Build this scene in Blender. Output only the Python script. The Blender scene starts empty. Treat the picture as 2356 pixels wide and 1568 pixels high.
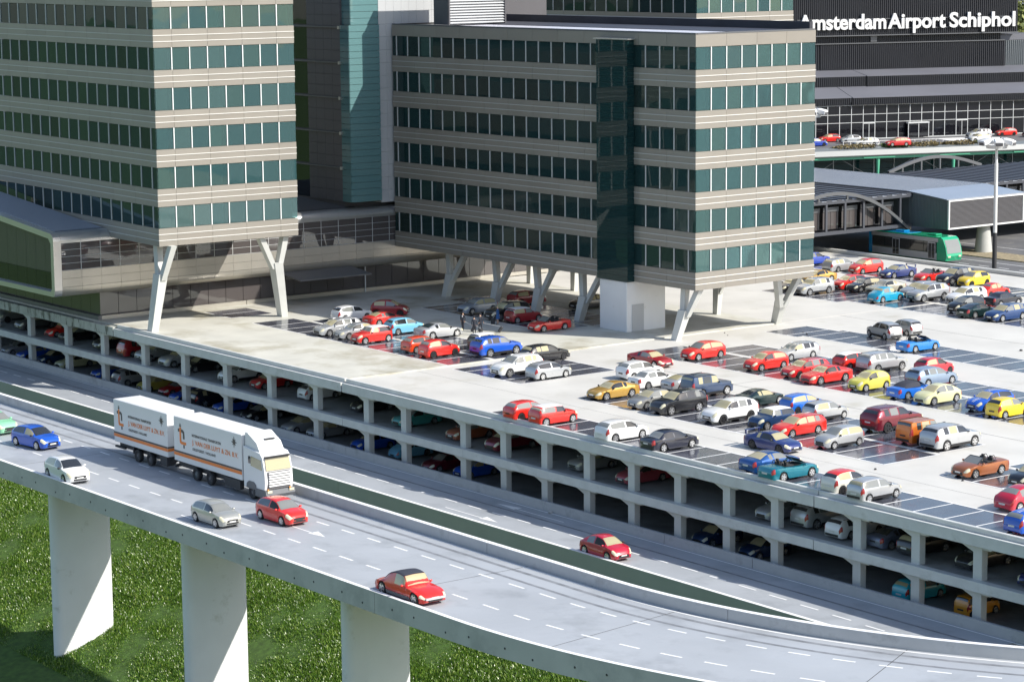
import bpy, bmesh, math, random
import numpy as np
from mathutils import Vector, Matrix

random.seed(7); np.random.seed(7)
SC = bpy.context.scene
COL = SC.collection

# ------------------------------------------------------------------ camera, sky, sun, exposure
TH = math.radians(36.9); ST, CT = math.sin(TH), math.cos(TH)
PITCH, ROLL = 0.15504, -0.00968

def cam_to_world(v):
    return Vector((v[0]*ST - v[1]*CT, v[0]*CT + v[1]*ST, v[2]))

fw = Vector((0, math.cos(PITCH), -math.sin(PITCH)))
rt = Vector((1, 0, 0)); up = rt.cross(fw)
r2 = math.cos(ROLL)*rt + math.sin(ROLL)*up
u2 = -math.sin(ROLL)*rt + math.cos(ROLL)*up
R_, U_, F_ = cam_to_world(r2), cam_to_world(u2), cam_to_world(fw)
cam = bpy.data.cameras.new('camera'); camo = bpy.data.objects.new('camera', cam); COL.objects.link(camo)
camo.matrix_world = Matrix(((R_.x, U_.x, -F_.x, 0), (R_.y, U_.y, -F_.y, 0), (R_.z, U_.z, -F_.z, 35.0), (0, 0, 0, 1)))
cam.sensor_width = 36.0; cam.lens = 36.0*5816.9/2356.0
cam.clip_start = 1.0; cam.clip_end = 6000.0
SC.camera = camo

SUN_E = math.radians(38.8); SUN_H = Vector((0.87, 0.49)).normalized()
SUN_D = Vector((SUN_H.x*math.cos(SUN_E), SUN_H.y*math.cos(SUN_E), math.sin(SUN_E)))
W = bpy.data.worlds.new('World'); SC.world = W; W.use_nodes = True
nt = W.node_tree; bg = nt.nodes['Background']
sky = nt.nodes.new('ShaderNodeTexSky'); sky.sky_type = 'NISHITA'; sky.sun_disc = False
sky.sun_elevation = SUN_E; sky.sun_rotation = math.atan2(SUN_H.x, SUN_H.y)
sky.air_density = 1.0; sky.dust_density = 1.2; sky.ozone_density = 1.0
nt.links.new(sky.outputs[0], bg.inputs[0]); bg.inputs[1].default_value = 0.145
sl = bpy.data.lights.new('sun', 'SUN'); sl.energy = 4.7; sl.angle = math.radians(0.5); sl.color = (1.0, 0.955, 0.87)
so = bpy.data.objects.new('sun', sl); COL.objects.link(so)
so.rotation_mode = 'QUATERNION'; so.rotation_quaternion = SUN_D.to_track_quat('Z', 'Y')
so.location = (-150, 130, 90)
SC.view_settings.view_transform = 'Standard'; SC.view_settings.look = 'None'
SC.view_settings.exposure = 0.42; SC.view_settings.gamma = 1.0
SC.view_settings.use_curve_mapping = False
SC.render.engine = 'CYCLES'
SC.cycles.max_bounces = 7; SC.cycles.diffuse_bounces = 3; SC.cycles.glossy_bounces = 4
SC.cycles.transparent_max_bounces = 8; SC.cycles.transmission_bounces = 4
SC.cycles.caustics_reflective = False; SC.cycles.caustics_refractive = False
SC.cycles.sample_clamp_indirect = 6.0
try:
    SC.cycles.use_denoising = True; SC.cycles.denoiser = 'OPENIMAGEDENOISE'
except Exception:
    pass

# ------------------------------------------------------------------ materials
MATS = {}
def mat(name, col, rough=0.6, metal=0.0, spec=0.5, coat=0.0, coat_rough=0.05, var=0.0, vscale=0.5, dirt=None, dscale=0.25, dlo=0.5, dhi=0.75,
        bump=0.0, bscale=30.0, rough_var=0.0, stretch=None):
    if name in MATS: return MATS[name]
    m = bpy.data.materials.new(name); m.use_nodes = True
    n = m.node_tree; b = n.nodes['Principled BSDF']
    b.inputs['Base Color'].default_value = (*col, 1); b.inputs['Roughness'].default_value = rough
    b.inputs['Metallic'].default_value = metal
    b.inputs['Specular IOR Level'].default_value = spec
    b.inputs['Coat Weight'].default_value = coat; b.inputs['Coat Roughness'].default_value = coat_rough
    L = n.links
    if var or dirt or bump or rough_var:
        geo = n.nodes.new('ShaderNodeNewGeometry'); vec = geo.outputs['Position']
        if stretch:
            mp = n.nodes.new('ShaderNodeVectorMath'); mp.operation = 'MULTIPLY'; mp.inputs[1].default_value = stretch
            L.new(vec, mp.inputs[0]); vec = mp.outputs[0]
        cur = None
        if var:
            t = n.nodes.new('ShaderNodeTexNoise'); t.inputs['Scale'].default_value = vscale; t.inputs['Detail'].default_value = 6
            L.new(vec, t.inputs['Vector'])
            r = n.nodes.new('ShaderNodeMapRange'); r.inputs[1].default_value = 0.3; r.inputs[2].default_value = 0.7
            r.inputs[3].default_value = 1-var; r.inputs[4].default_value = 1+var*0.6
            L.new(t.outputs[0], r.inputs[0])
            mx = n.nodes.new('ShaderNodeVectorMath'); mx.operation = 'SCALE'; mx.inputs[0].default_value = col
            L.new(r.outputs[0], mx.inputs['Scale']); cur = mx.outputs[0]
        if dirt:
            t = n.nodes.new('ShaderNodeTexNoise'); t.inputs['Scale'].default_value = dscale; t.inputs['Detail'].default_value = 8; t.inputs['Roughness'].default_value = 0.65
            L.new(vec, t.inputs['Vector'])
            r = n.nodes.new('ShaderNodeMapRange'); r.inputs[1].default_value = dlo; r.inputs[2].default_value = dhi
            L.new(t.outputs[0], r.inputs[0])
            mx = n.nodes.new('ShaderNodeMix'); mx.data_type = 'RGBA'
            if cur: L.new(cur, mx.inputs[6])
            else: mx.inputs[6].default_value = (*col, 1)
            mx.inputs[7].default_value = (*dirt, 1)
            L.new(r.outputs[0], mx.inputs[0]); cur = mx.outputs[2]
        if cur: L.new(cur, b.inputs['Base Color'])
        if rough_var:
            t = n.nodes.new('ShaderNodeTexNoise'); t.inputs['Scale'].default_value = 0.8; t.inputs['Detail'].default_value = 5
            L.new(vec, t.inputs['Vector'])
            r = n.nodes.new('ShaderNodeMapRange'); r.inputs[1].default_value = 0.35; r.inputs[2].default_value = 0.7
            r.inputs[3].default_value = rough; r.inputs[4].default_value = rough+rough_var
            L.new(t.outputs[0], r.inputs[0]); L.new(r.outputs[0], b.inputs['Roughness'])
        if bump:
            t = n.nodes.new('ShaderNodeTexNoise'); t.inputs['Scale'].default_value = bscale; t.inputs['Detail'].default_value = 3
            L.new(vec, t.inputs['Vector'])
            bp = n.nodes.new('ShaderNodeBump'); bp.inputs['Strength'].default_value = bump; bp.inputs['Distance'].default_value = 0.05
            L.new(t.outputs[0], bp.inputs['Height']); L.new(bp.outputs[0], b.inputs['Normal'])
    MATS[name] = m
    return m

def glass(name, tint, refl=(0.9, 0.95, 0.95), solid=(0.02, 0.05, 0.05), thru=0.6, rough=0.02, ior=1.6, wob=0.0):
    """thin tinted pane: mirror reflection by angle, the rest part see-through, part the tint of the film"""
    if name in MATS: return MATS[name]
    m = bpy.data.materials.new(name); m.use_nodes = True; n = m.node_tree; L = n.links
    n.nodes.clear(); out = n.nodes.new('ShaderNodeOutputMaterial')
    tr = n.nodes.new('ShaderNodeBsdfTransparent'); tr.inputs[0].default_value = (*tint, 1)
    df = n.nodes.new('ShaderNodeBsdfDiffuse'); df.inputs[0].default_value = (*solid, 1)
    m1 = n.nodes.new('ShaderNodeMixShader'); m1.inputs[0].default_value = thru
    L.new(df.outputs[0], m1.inputs[1]); L.new(tr.outputs[0], m1.inputs[2])
    gl = n.nodes.new('ShaderNodeBsdfGlossy'); gl.inputs[0].default_value = (*refl, 1); gl.inputs['Roughness'].default_value = rough
    fr = n.nodes.new('ShaderNodeFresnel'); fr.inputs[0].default_value = ior
    if wob:
        geo = n.nodes.new('ShaderNodeNewGeometry')
        t = n.nodes.new('ShaderNodeTexNoise'); t.inputs['Scale'].default_value = 0.45; t.inputs['Detail'].default_value = 1
        L.new(geo.outputs['Position'], t.inputs['Vector'])
        bp = n.nodes.new('ShaderNodeBump'); bp.inputs['Strength'].default_value = wob; bp.inputs['Distance'].default_value = 0.3
        L.new(t.outputs[0], bp.inputs['Height']); L.new(bp.outputs[0], gl.inputs['Normal'])
    m2 = n.nodes.new('ShaderNodeMixShader'); L.new(fr.outputs[0], m2.inputs[0]); L.new(m1.outputs[0], m2.inputs[1]); L.new(gl.outputs[0], m2.inputs[2])
    L.new(m2.outputs[0], out.inputs[0])
    MATS[name] = m
    return m

M = dict(
    deck=mat('deck_concrete', (0.58, 0.565, 0.525), 0.55, var=0.10, vscale=0.22, dirt=(0.40, 0.38, 0.31), dscale=0.16, dlo=0.56, dhi=0.80, bump=0.05, bscale=3),
    deck_old=mat('deck_concrete_stained', (0.56, 0.55, 0.49), 0.6, var=0.12, vscale=0.25, dirt=(0.26, 0.225, 0.13), dscale=0.13, dlo=0.50, dhi=0.74, bump=0.05, bscale=3),
    beam=mat('painted_beam', (0.60, 0.605, 0.58), 0.5, var=0.09, vscale=0.9, dirt=(0.42, 0.42, 0.38), dscale=0.7, dlo=0.58, dhi=0.85),
    beam_dirty=mat('mossy_beam', (0.44, 0.45, 0.41), 0.6, var=0.1, vscale=0.9, dirt=(0.09, 0.095, 0.07), dscale=1.6, dlo=0.50, dhi=0.62, stretch=(1, 1, 0.35)),
    column=mat('painted_column', (0.58, 0.585, 0.56), 0.5, var=0.07, vscale=0.8),
    slab=mat('garage_floor', (0.34, 0.345, 0.34), 0.55, var=0.15, vscale=0.35, dirt=(0.16, 0.155, 0.13), dscale=0.4, dlo=0.48, dhi=0.75),
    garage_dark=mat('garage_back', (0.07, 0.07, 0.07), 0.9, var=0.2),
    bay=mat('bay_coating', (0.078, 0.082, 0.105), 0.10, spec=0.75, var=0.25, vscale=0.4, rough_var=0.16, dirt=(0.085, 0.088, 0.105), dscale=0.5, dlo=0.52, dhi=0.7),
    line=mat('line_paint', (0.80, 0.80, 0.79), 0.5, var=0.06, vscale=2.0),
    joint=mat('joint_gap', (0.06, 0.06, 0.06), 0.9),
    road=mat('road_coating', (0.385, 0.405, 0.430), 0.42, var=0.09, vscale=0.18, dirt=(0.26, 0.275, 0.29), dscale=0.3, dlo=0.5, dhi=0.78, bump=0.03, bscale=6, rough_var=0.12),
    road_edge=mat('road_beam', (0.50, 0.485, 0.475), 0.5, var=0.08, vscale=0.5, dirt=(0.32, 0.32, 0.32), dscale=0.35, dlo=0.5, dhi=0.75),
    road_bounce=mat('road_beam_bounce', (0.33, 0.365, 0.325), 0.55, var=0.06, vscale=0.4),  # green bounce light from the grass is put into this beam colour
    barrier=mat('barrier_paint', (0.43, 0.44, 0.445), 0.5, var=0.09, vscale=0.6, dirt=(0.24, 0.24, 0.24), dscale=0.6, dlo=0.54, dhi=0.8),
    tyre_mark=mat('tyre_mark', (0.22, 0.23, 0.245), 0.6, var=0.28, vscale=1.6),
    pillar=mat('pillar_white', (0.76, 0.765, 0.775), 0.5, var=0.05, vscale=0.4, dirt=(0.38, 0.37, 0.31), dscale=0.5, dlo=0.60, dhi=0.85),
    panel=mat('facade_panel', (0.278, 0.258, 0.226), 0.42, metal=0.15, var=0.05, vscale=0.35),
    panel_b=mat('facade_panel_warm', (0.268, 0.246, 0.214), 0.45, metal=0.15, var=0.05, vscale=0.35),
    trim=mat('facade_trim', (0.82, 0.81, 0.78), 0.35, metal=0.1),
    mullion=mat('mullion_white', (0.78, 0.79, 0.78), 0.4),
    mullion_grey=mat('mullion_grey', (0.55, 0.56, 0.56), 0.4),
    inner=mat('office_inner', (0.11, 0.15, 0.155), 0.8, var=0.15, vscale=0.3),
    inner_col=mat('office_column', (0.62, 0.66, 0.62), 0.7),
    roof_dark=mat('roof_membrane', (0.035, 0.037, 0.05), 0.6, var=0.2),
    roof_light=mat('roof_strip', (0.60, 0.60, 0.66), 0.35, var=0.06),
    metal=mat('brushed_metal', (0.46, 0.435, 0.385), 0.33, metal=0.55, var=0.06, vscale=0.5),
    metal_light=mat('cornice_metal', (0.56, 0.56, 0.55), 0.28, metal=0.75),
    metal_dark=mat('dark_metal', (0.14, 0.145, 0.155), 0.45, metal=0.4),
    core=mat('core_cladding', (0.46, 0.47, 0.48), 0.5, var=0.05, vscale=0.3),
    core_dark=mat('core_cladding_shade', (0.085, 0.082, 0.090), 0.5, var=0.08, vscale=0.3),  # shade of the side face is put into a darker cladding colour
    corrug=mat('roof_corrugation', (0.36, 0.38, 0.42), 0.4, metal=0.3),
    terminal=mat('terminal_cladding', (0.019, 0.021, 0.028), 0.45, var=0.12, vscale=0.2),
    terminal_roof=mat('terminal_roof', (0.135, 0.138, 0.16), 0.55, var=0.10, vscale=0.12),
    white=mat('white_paint', (0.72, 0.72, 0.715), 0.35),
    offwhite=mat('offwhite_paint', (0.70, 0.70, 0.67), 0.4),
    green=mat('green_steel', (0.10, 0.42, 0.26), 0.4),
    blueroof=mat('bridge_roof', (0.38, 0.425, 0.50), 0.22, metal=0.35, var=0.05, vscale=0.2),
    bluegrey=mat('bridge_cladding', (0.155, 0.172, 0.18), 0.45, var=0.05),
    louvre=mat('louvre_blade', (0.115, 0.112, 0.118), 0.55),
    truss=mat('truss_steel', (0.075, 0.08, 0.095), 0.45, metal=0.2),
    concrete=mat('grey_concrete', (0.43, 0.43, 0.41), 0.7, var=0.08),
    asphalt=mat('asphalt', (0.13, 0.13, 0.135), 0.75, var=0.2, vscale=0.25, dirt=(0.2, 0.195, 0.18), dscale=0.4, dlo=0.5, dhi=0.75),
    gravel=mat('gravel', (0.30, 0.25, 0.16), 0.95, var=0.45, vscale=3.0, bump=0.4, bscale=5),
    grass_soil=mat('grass_soil', (0.06, 0.12, 0.018), 0.95, var=0.4, vscale=2.0),
    tyre=mat('tyre_rubber', (0.018, 0.018, 0.019), 0.7),
    rim=mat('alloy_rim', (0.62, 0.62, 0.62), 0.25, metal=0.75),
    rim_dark=mat('dark_rim', (0.05, 0.05, 0.055), 0.3, metal=0.6),
    black=mat('black_plastic', (0.018, 0.018, 0.02), 0.4),
    lamp_clear=mat('headlamp', (0.62, 0.58, 0.42), 0.12, coat=0.6),
    lamp_amber=mat('indicator', (0.75, 0.30, 0.06), 0.2, coat=0.4),
    lamp_red=mat('tail_lamp', (0.34, 0.025, 0.025), 0.15, coat=0.8),
    plate=mat('number_plate', (0.62, 0.62, 0.60), 0.4),
    plate_dark=mat('dark_plate', (0.03, 0.03, 0.03), 0.4),
    g_tan=mat('car_glass_tan', (0.42, 0.37, 0.215), 0.12, coat=0.8, spec=0.6),
    g_dark=mat('car_glass_dark', (0.022, 0.024, 0.026), 0.05, coat=1.0, spec=0.7),
    g_grey=mat('car_glass_grey', (0.20, 0.205, 0.19), 0.08, coat=1.0, spec=0.7),
    g_black=mat('car_cabin', (0.012, 0.012, 0.012), 0.5),
    seat=mat('car_seat', (0.03, 0.03, 0.032), 0.7),
    cloth=mat('soft_top', (0.032, 0.035, 0.052), 0.85),
    skin=mat('skin', (0.55, 0.34, 0.24), 0.6),
    uniform=mat('uniform_navy', (0.018, 0.020, 0.032), 0.55),
    dress=mat('uniform_blue', (0.015, 0.085, 0.26), 0.6),
    orange=mat('print_orange', (0.80, 0.21, 0.025), 0.4),
    printgrey=mat('print_grey', (0.075, 0.068, 0.062), 0.45),
    chassis=mat('chassis', (0.035, 0.035, 0.038), 0.6),
    bus_green=mat('bus_green', (0.012, 0.36, 0.17), 0.22, coat=0.8),
    bus_blue=mat('bus_blue', (0.008, 0.24, 0.50), 0.22, coat=0.8),
    silver=mat('silver_paint', (0.55, 0.56, 0.57), 0.3, metal=0.5),
)
M['glass_sun'] = glass('office_glass', (0.50, 0.74, 0.73), solid=(0.068, 0.155, 0.165), thru=0.55, ior=1.45, wob=0.02)  # sunlit copy of the tower glass: the light is in its paler tint
M['glass_shade'] = glass('office_glass_shade', (0.30, 0.50, 0.50), solid=(0.022, 0.055, 0.058), thru=0.30, ior=1.33, wob=0.02)  # shaded copy of the same glass: the shade is in its darker tint
M['glass_tower'] = glass('teal_glass', (0.2, 0.5, 0.5), solid=(0.13, 0.25, 0.258), thru=0.12, ior=1.45, wob=0.02)
M['glass_bay'] = glass('bay_glass', (0.2, 0.45, 0.45), solid=(0.016, 0.050, 0.054), thru=0.3, ior=1.35, wob=0.012)
M['glass_brown'] = glass('podium_glass', (0.2, 0.18, 0.17), solid=(0.10, 0.088, 0.086), thru=0.15, ior=1.6, wob=0.02)
M['glass_black'] = glass('terminal_glass', (0.15, 0.15, 0.17), solid=(0.014, 0.014, 0.019), thru=0.35, ior=1.55, wob=0.02)

PAINT = dict(
    white=(0.74, 0.74, 0.73), pearl=(0.66, 0.64, 0.58), silver=(0.46, 0.47, 0.48), silverblue=(0.30, 0.34, 0.40), silvergrey=(0.34, 0.34, 0.33),
    silversand=(0.44, 0.44, 0.40), grey=(0.2, 0.2, 0.2), darkgrey=(0.08, 0.08, 0.08), slate=(0.16, 0.18, 0.26), black=(0.012, 0.012, 0.014),
    navyblack=(0.012, 0.014, 0.028), navy=(0.012, 0.045, 0.13), navy2=(0.012, 0.026, 0.14), royal=(0.012, 0.05, 0.36), blue=(0.008, 0.085, 0.48),
    blue2=(0.010, 0.13, 0.55), blue3=(0.010, 0.075, 0.27), azure=(0.010, 0.20, 0.60), denim=(0.022, 0.065, 0.20), steelblue=(0.045, 0.075, 0.145),
    palesteel=(0.26, 0.34, 0.46), skyblue=(0.18, 0.48, 0.66), turq=(0.012, 0.31, 0.50), turq2=(0.02, 0.42, 0.50), teal=(0.006, 0.19, 0.26), teal2=(0.05, 0.28, 0.27),
    darkgreen=(0.008, 0.028, 0.028), mint=(0.26, 0.62, 0.36), red=(0.66, 0.022, 0.014), red2=(0.50, 0.016, 0.018), red3=(0.52, 0.012, 0.03), orangered=(0.62, 0.055, 0.012),
    darkred=(0.26, 0.008, 0.014), darkred2=(0.30, 0.006, 0.012), crimson=(0.48, 0.010, 0.035), maroon=(0.17, 0.010, 0.025), rose=(0.34, 0.05, 0.07), rust=(0.32, 0.09, 0.04),
    orange=(0.58, 0.15, 0.015), copper=(0.40, 0.13, 0.045), amber=(0.70, 0.29, 0.02), gold=(0.58, 0.34, 0.07), champagne=(0.56, 0.53, 0.42), cream=(0.66, 0.64, 0.36),
    lime=(0.58, 0.53, 0.075), yellow=(0.78, 0.56, 0.02), yellow2=(0.50, 0.42, 0.08), navycloth=(0.03, 0.035, 0.06))
METALLIC = {'silver', 'silverblue', 'silvergrey', 'silversand', 'slate', 'gold', 'copper', 'palesteel', 'champagne', 'teal', 'blue3', 'denim', 'steelblue', 'darkgreen', 'maroon', 'navy', 'orange'}
def paint(c):
    k = 'paint_' + c
    if k in MATS: return MATS[k]
    if c in METALLIC: return mat(k, PAINT[c], 0.34, metal=0.45, coat=0.8)
    return mat(k, PAINT[c], 0.32, coat=0.9)

# ------------------------------------------------------------------ object helpers
MW = {}
def _set(o, wm, parent):
    MW[o.name] = wm
    loc = wm
    if parent is not None:
        o.parent = parent
        loc = MW[parent.name].inverted() @ wm
    o.location = loc.to_translation(); o.rotation_euler = loc.to_euler()
def tag(o, label=None, cat=None, group=None, kind=None):
    if label: o['label'] = label
    if cat: o['category'] = cat
    if group: o['group'] = group
    if kind: o['kind'] = kind
    return o
def thing(name, label, cat, loc=(0, 0, 0), rz=0.0, group=None, kind=None):
    o = bpy.data.objects.new(name, None); COL.objects.link(o); o.empty_display_size = 0.5
    _set(o, Matrix.Translation(loc) @ Matrix.Rotation(rz, 4, 'Z'), None)
    return tag(o, label, cat, group, kind)
def add(name, me, m, parent=None, loc=(0, 0, 0), rz=0.0, wm=None):
    o = bpy.data.objects.new(name, me); COL.objects.link(o)
    if m is not None:
        if not me.materials: me.materials.append(m)
        elif me.materials[0] != m:
            o.material_slots[0].link = 'OBJECT'; o.material_slots[0].material = m
    _set(o, wm if wm is not None else Matrix.Translation(loc) @ Matrix.Rotation(rz, 4, 'Z'), parent)
    return o
def mesh(name, v, f, smooth=False, sharp=None):
    me = bpy.data.meshes.new(name); me.from_pydata([tuple(p) for p in v], [], f); me.update()
    if smooth:
        me.polygons.foreach_set('use_smooth', [True]*len(me.polygons))
        if sharp: me.set_sharp_from_angle(angle=math.radians(sharp))
    return me
BOX = {}
def boxmesh(dx, dy, dz, bev=0.0):
    k = (round(dx, 3), round(dy, 3), round(dz, 3), bev)
    if k in BOX: return BOX[k]
    x, y, z = dx/2, dy/2, dz/2
    if bev:
        bm = bmesh.new(); bmesh.ops.create_cube(bm, size=1.0)
        for vv in bm.verts: vv.co = Vector((vv.co.x*dx, vv.co.y*dy, vv.co.z*dz))
        bmesh.ops.bevel(bm, geom=bm.edges[:], offset=min(bev, x*0.9, y*0.9, z*0.9), segments=1, profile=0.5, affect='EDGES')
        me = bpy.data.meshes.new('box'); bm.to_mesh(me); bm.free()
    else:
        v = [(sx*x, sy*y, sz*z) for sx in (-1, 1) for sy in (-1, 1) for sz in (-1, 1)]
        f = [(0, 1, 3, 2), (4, 6, 7, 5), (0, 4, 5, 1), (2, 3, 7, 6), (0, 2, 6, 4), (1, 5, 7, 3)]
        me = mesh('box', v, f)
    BOX[k] = me
    return me
_mc = {}
def box(name, parent, m, x0, x1, y0, y1, z0, z1, fr=None, bev=0.0):
    me = boxmesh(abs(x1-x0), abs(y1-y0), abs(z1-z0), bev)
    c = Vector(((x0+x1)/2, (y0+y1)/2, (z0+z1)/2))
    return add(name, me, m, parent, wm=(fr @ Matrix.Translation(c)) if fr is not None else Matrix.Translation(c))
def prism(pts, h0, h1, axis='z'):
    """polygon pts (a,b) extruded from h0 to h1 along axis; 'y': pts are (x,z); 'x': pts are (y,z)"""
    n = len(pts); v = []
    for h in (h0, h1):
        for a, b in pts:
            v.append({'z': (a, b, h), 'y': (a, h, b), 'x': (h, a, b)}[axis])
    f = [tuple(range(n)), tuple(range(2*n-1, n-1, -1))] + [(i, i+n, (i+1) % n+n, (i+1) % n) for i in range(n)]
    bm = bmesh.new(); vs = [bm.verts.new(p) for p in v]
    for q in f: bm.faces.new([vs[i] for i in q])
    bmesh.ops.recalc_face_normals(bm, faces=bm.faces[:])
    me = bpy.data.meshes.new('prism'); bm.to_mesh(me); bm.free()
    return me
def tube(p0, p1, r0, r1=None, n=12, smooth=True):
    r1 = r0 if r1 is None else r1
    p0, p1 = Vector(p0), Vector(p1); d = (p1-p0).normalized()
    a = d.orthogonal().normalized(); b = d.cross(a)
    v = [p0+(a*math.cos(t)+b*math.sin(t))*r0 for t in [2*math.pi*i/n for i in range(n)]]
    v += [p1+(a*math.cos(t)+b*math.sin(t))*r1 for t in [2*math.pi*i/n for i in range(n)]]
    f = [(i, (i+1) % n, (i+1) % n+n, i+n) for i in range(n)] + [tuple(range(n-1, -1, -1)), tuple(range(n, 2*n))]
    return mesh('tube', v, f, smooth, 40)
def lathe(prof, n=20, axis='y', smooth=True, sharp=35):
    v = []; k = len(prof)
    for i in range(n):
        t = 2*math.pi*i/n; c, s = math.cos(t), math.sin(t)
        for r, h in prof:
            v.append((r*c, h, r*s) if axis == 'y' else (r*c, r*s, h))
    f = []
    for i in range(n):
        j = (i+1) % n
        for q in range(k-1):
            a = (i*k+q, i*k+q+1, j*k+q+1, j*k+q)
            f.append(a)
    bm = bmesh.new(); vs = [bm.verts.new(p) for p in v]
    for q in f:
        try: bm.faces.new([vs[i] for i in q])
        except ValueError: pass
    bmesh.ops.remove_doubles(bm, verts=bm.verts[:], dist=1e-5)
    bmesh.ops.recalc_face_normals(bm, faces=bm.faces[:])
    me = bpy.data.meshes.new('lathe'); bm.to_mesh(me); bm.free()
    if smooth:
        me.polygons.foreach_set('use_smooth', [True]*len(me.polygons)); me.set_sharp_from_angle(angle=math.radians(sharp))
    return me
def merge(parts):
    """join several (verts, faces) lists"""
    V, Fc = [], []
    for v, f in parts:
        o = len(V); V += list(v); Fc += [tuple(i+o for i in q) for q in f]
    return V, Fc
def boxvf(x0, x1, y0, y1, z0, z1):
    v = [(x, y, z) for x in (x0, x1) for y in (y0, y1) for z in (z0, z1)]
    return v, [(0, 1, 3, 2), (4, 6, 7, 5), (0, 4, 5, 1), (2, 3, 7, 6), (0, 2, 6, 4), (1, 5, 7, 3)]
def text_mesh(body, width, height, depth, bold=0.0):
    cu = bpy.data.curves.new('txt', 'FONT'); cu.body = body; cu.extrude = 0.5; cu.offset = bold; cu.resolution_u = 4
    ob = bpy.data.objects.new('txt', cu); COL.objects.link(ob)
    dg = bpy.context.evaluated_depsgraph_get(); dg.update()
    me = bpy.data.meshes.new_from_object(ob.evaluated_get(dg))
    bpy.data.objects.remove(ob); bpy.data.curves.remove(cu)
    n = len(me.vertices); a = np.zeros(n*3, 'f'); me.vertices.foreach_get('co', a); a = a.reshape(-1, 3)
    x0, x1 = a[:, 0].min(), a[:, 0].max(); ymax = a[:, 1].max()
    a[:, 0] = (a[:, 0]-x0)/(x1-x0)*width; a[:, 1] = a[:, 1]/ymax*height; a[:, 2] = a[:, 2]*depth
    me.vertices.foreach_set('co', a.ravel()); me.update(); me.materials.clear()
    return me
# ================================================================== GROUND
GRND = [(-600, -19.5), (50, -18.9), (60, -18.2), (70, -16.9), (79.2, -15.1), (83.8, -13.55), (92, -10.75), (98, -8.95), (101, -8.0), (103.6, -7.4)]
def gz(Y):
    return float(np.interp(Y, [p[0] for p in GRND], [p[1] for p in GRND]))
xs = [-1600, -400, -260] + list(range(-250, -70, 10)) + [-60, 0, 900]
ys = [-900, -300, 0, 40, 50, 56, 60, 64, 68, 71, 74, 77, 79.2, 81.5, 83.8, 86, 88, 90, 92, 94, 96, 98, 99.5, 101, 102.3, 103.6]
v, f = [], []
for i, x in enumerate(xs):
    for y in ys:
        bumpy = 0.12*math.sin(x*0.31+y*0.5)*math.cos(x*0.17-y*0.23) if 60 < y < 101 and x > -260 else 0
        v.append((x, y, gz(y)+bumpy))
ny = len(ys)
for i in range(len(xs)-1):
    for j in range(ny-1): f.append((i*ny+j, (i+1)*ny+j, (i+1)*ny+j+1, i*ny+j+1))
ground = tag(add('lawn', mesh('lawn', v, f, True), M['grass_soil']), kind='structure')
# ground on the far side of the garage (roads below the terminal)
tag(add('apron_ground', boxmesh(3200, 2200, 2.0), M['asphalt'], None, (-900, 202.6+1100, -2.0)), kind='structure')
tag(add('garden_ground', boxmesh(1300, 91, 2.0), M['gravel'], None, (-250.2-650, 111.2+45.5, -2.06)), kind='structure')

def grass_blades(name, n, x0, x1, y0, y1, seed, hmin, hmax, label):
    rs = np.random.RandomState(seed)
    Y = y0+(y1-y0)*np.sqrt(rs.uniform(0.02, 1, n)); X = -158-2.2*(Y-74)-3+rs.uniform(0, 1, n)*(12+4.3*(Y-74))
    gy = np.interp(Y, [p[0] for p in GRND], [p[1] for p in GRND])
    Z = gy + np.where((Y > 60) & (Y < 101), 0.12*np.sin(X*0.31+Y*0.5)*np.cos(X*0.17-Y*0.23), 0) - 0.03
    h = rs.uniform(hmin, hmax, n)*(0.75+0.5*np.clip(np.sin(X*0.9)*np.sin(Y*1.3+X*0.4), -0.5, 1))
    a = rs.uniform(0, 2*np.pi, n); w = rs.uniform(0.018, 0.040, n)
    lean = rs.uniform(0.1, 0.9, n)*h; b = a + rs.uniform(0.6, 2.4, n)
    bias = np.sin(X*0.25)*0.6
    lx, ly = np.cos(b+bias)*lean, np.sin(b+bias)*lean
    V = np.zeros((n, 5, 3))
    dx, dy = np.cos(a)*w, np.sin(a)*w
    V[:, 0] = np.stack([X-dx, Y-dy, Z], 1); V[:, 1] = np.stack([X+dx, Y+dy, Z], 1)
    V[:, 2] = np.stack([X+dx*.8+lx*.4, Y+dy*.8+ly*.4, Z+h*.6], 1); V[:, 3] = np.stack([X-dx*.8+lx*.4, Y-dy*.8+ly*.4, Z+h*.6], 1)
    V[:, 4] = np.stack([X+lx, Y+ly, Z+h], 1)
    me = bpy.data.meshes.new(name)
    me.vertices.add(n*5); me.vertices.foreach_set('co', V.ravel())
    base = np.arange(n)[:, None]*5
    loops = np.concatenate([base+np.array([0, 1, 2, 3]), base+np.array([3, 2, 4])], 1)
    me.loops.add(n*7); me.loops.foreach_set('vertex_index', loops.ravel().astype('i'))
    me.polygons.add(n*2)
    ls = np.stack([np.arange(n)*7, np.arange(n)*7+4], 1).ravel(); me.polygons.foreach_set('loop_start', ls.astype('i'))
    me.polygons.foreach_set('loop_total', np.tile([4, 3], n).astype('i'))
    me.update(); me.validate()
    return me
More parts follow.
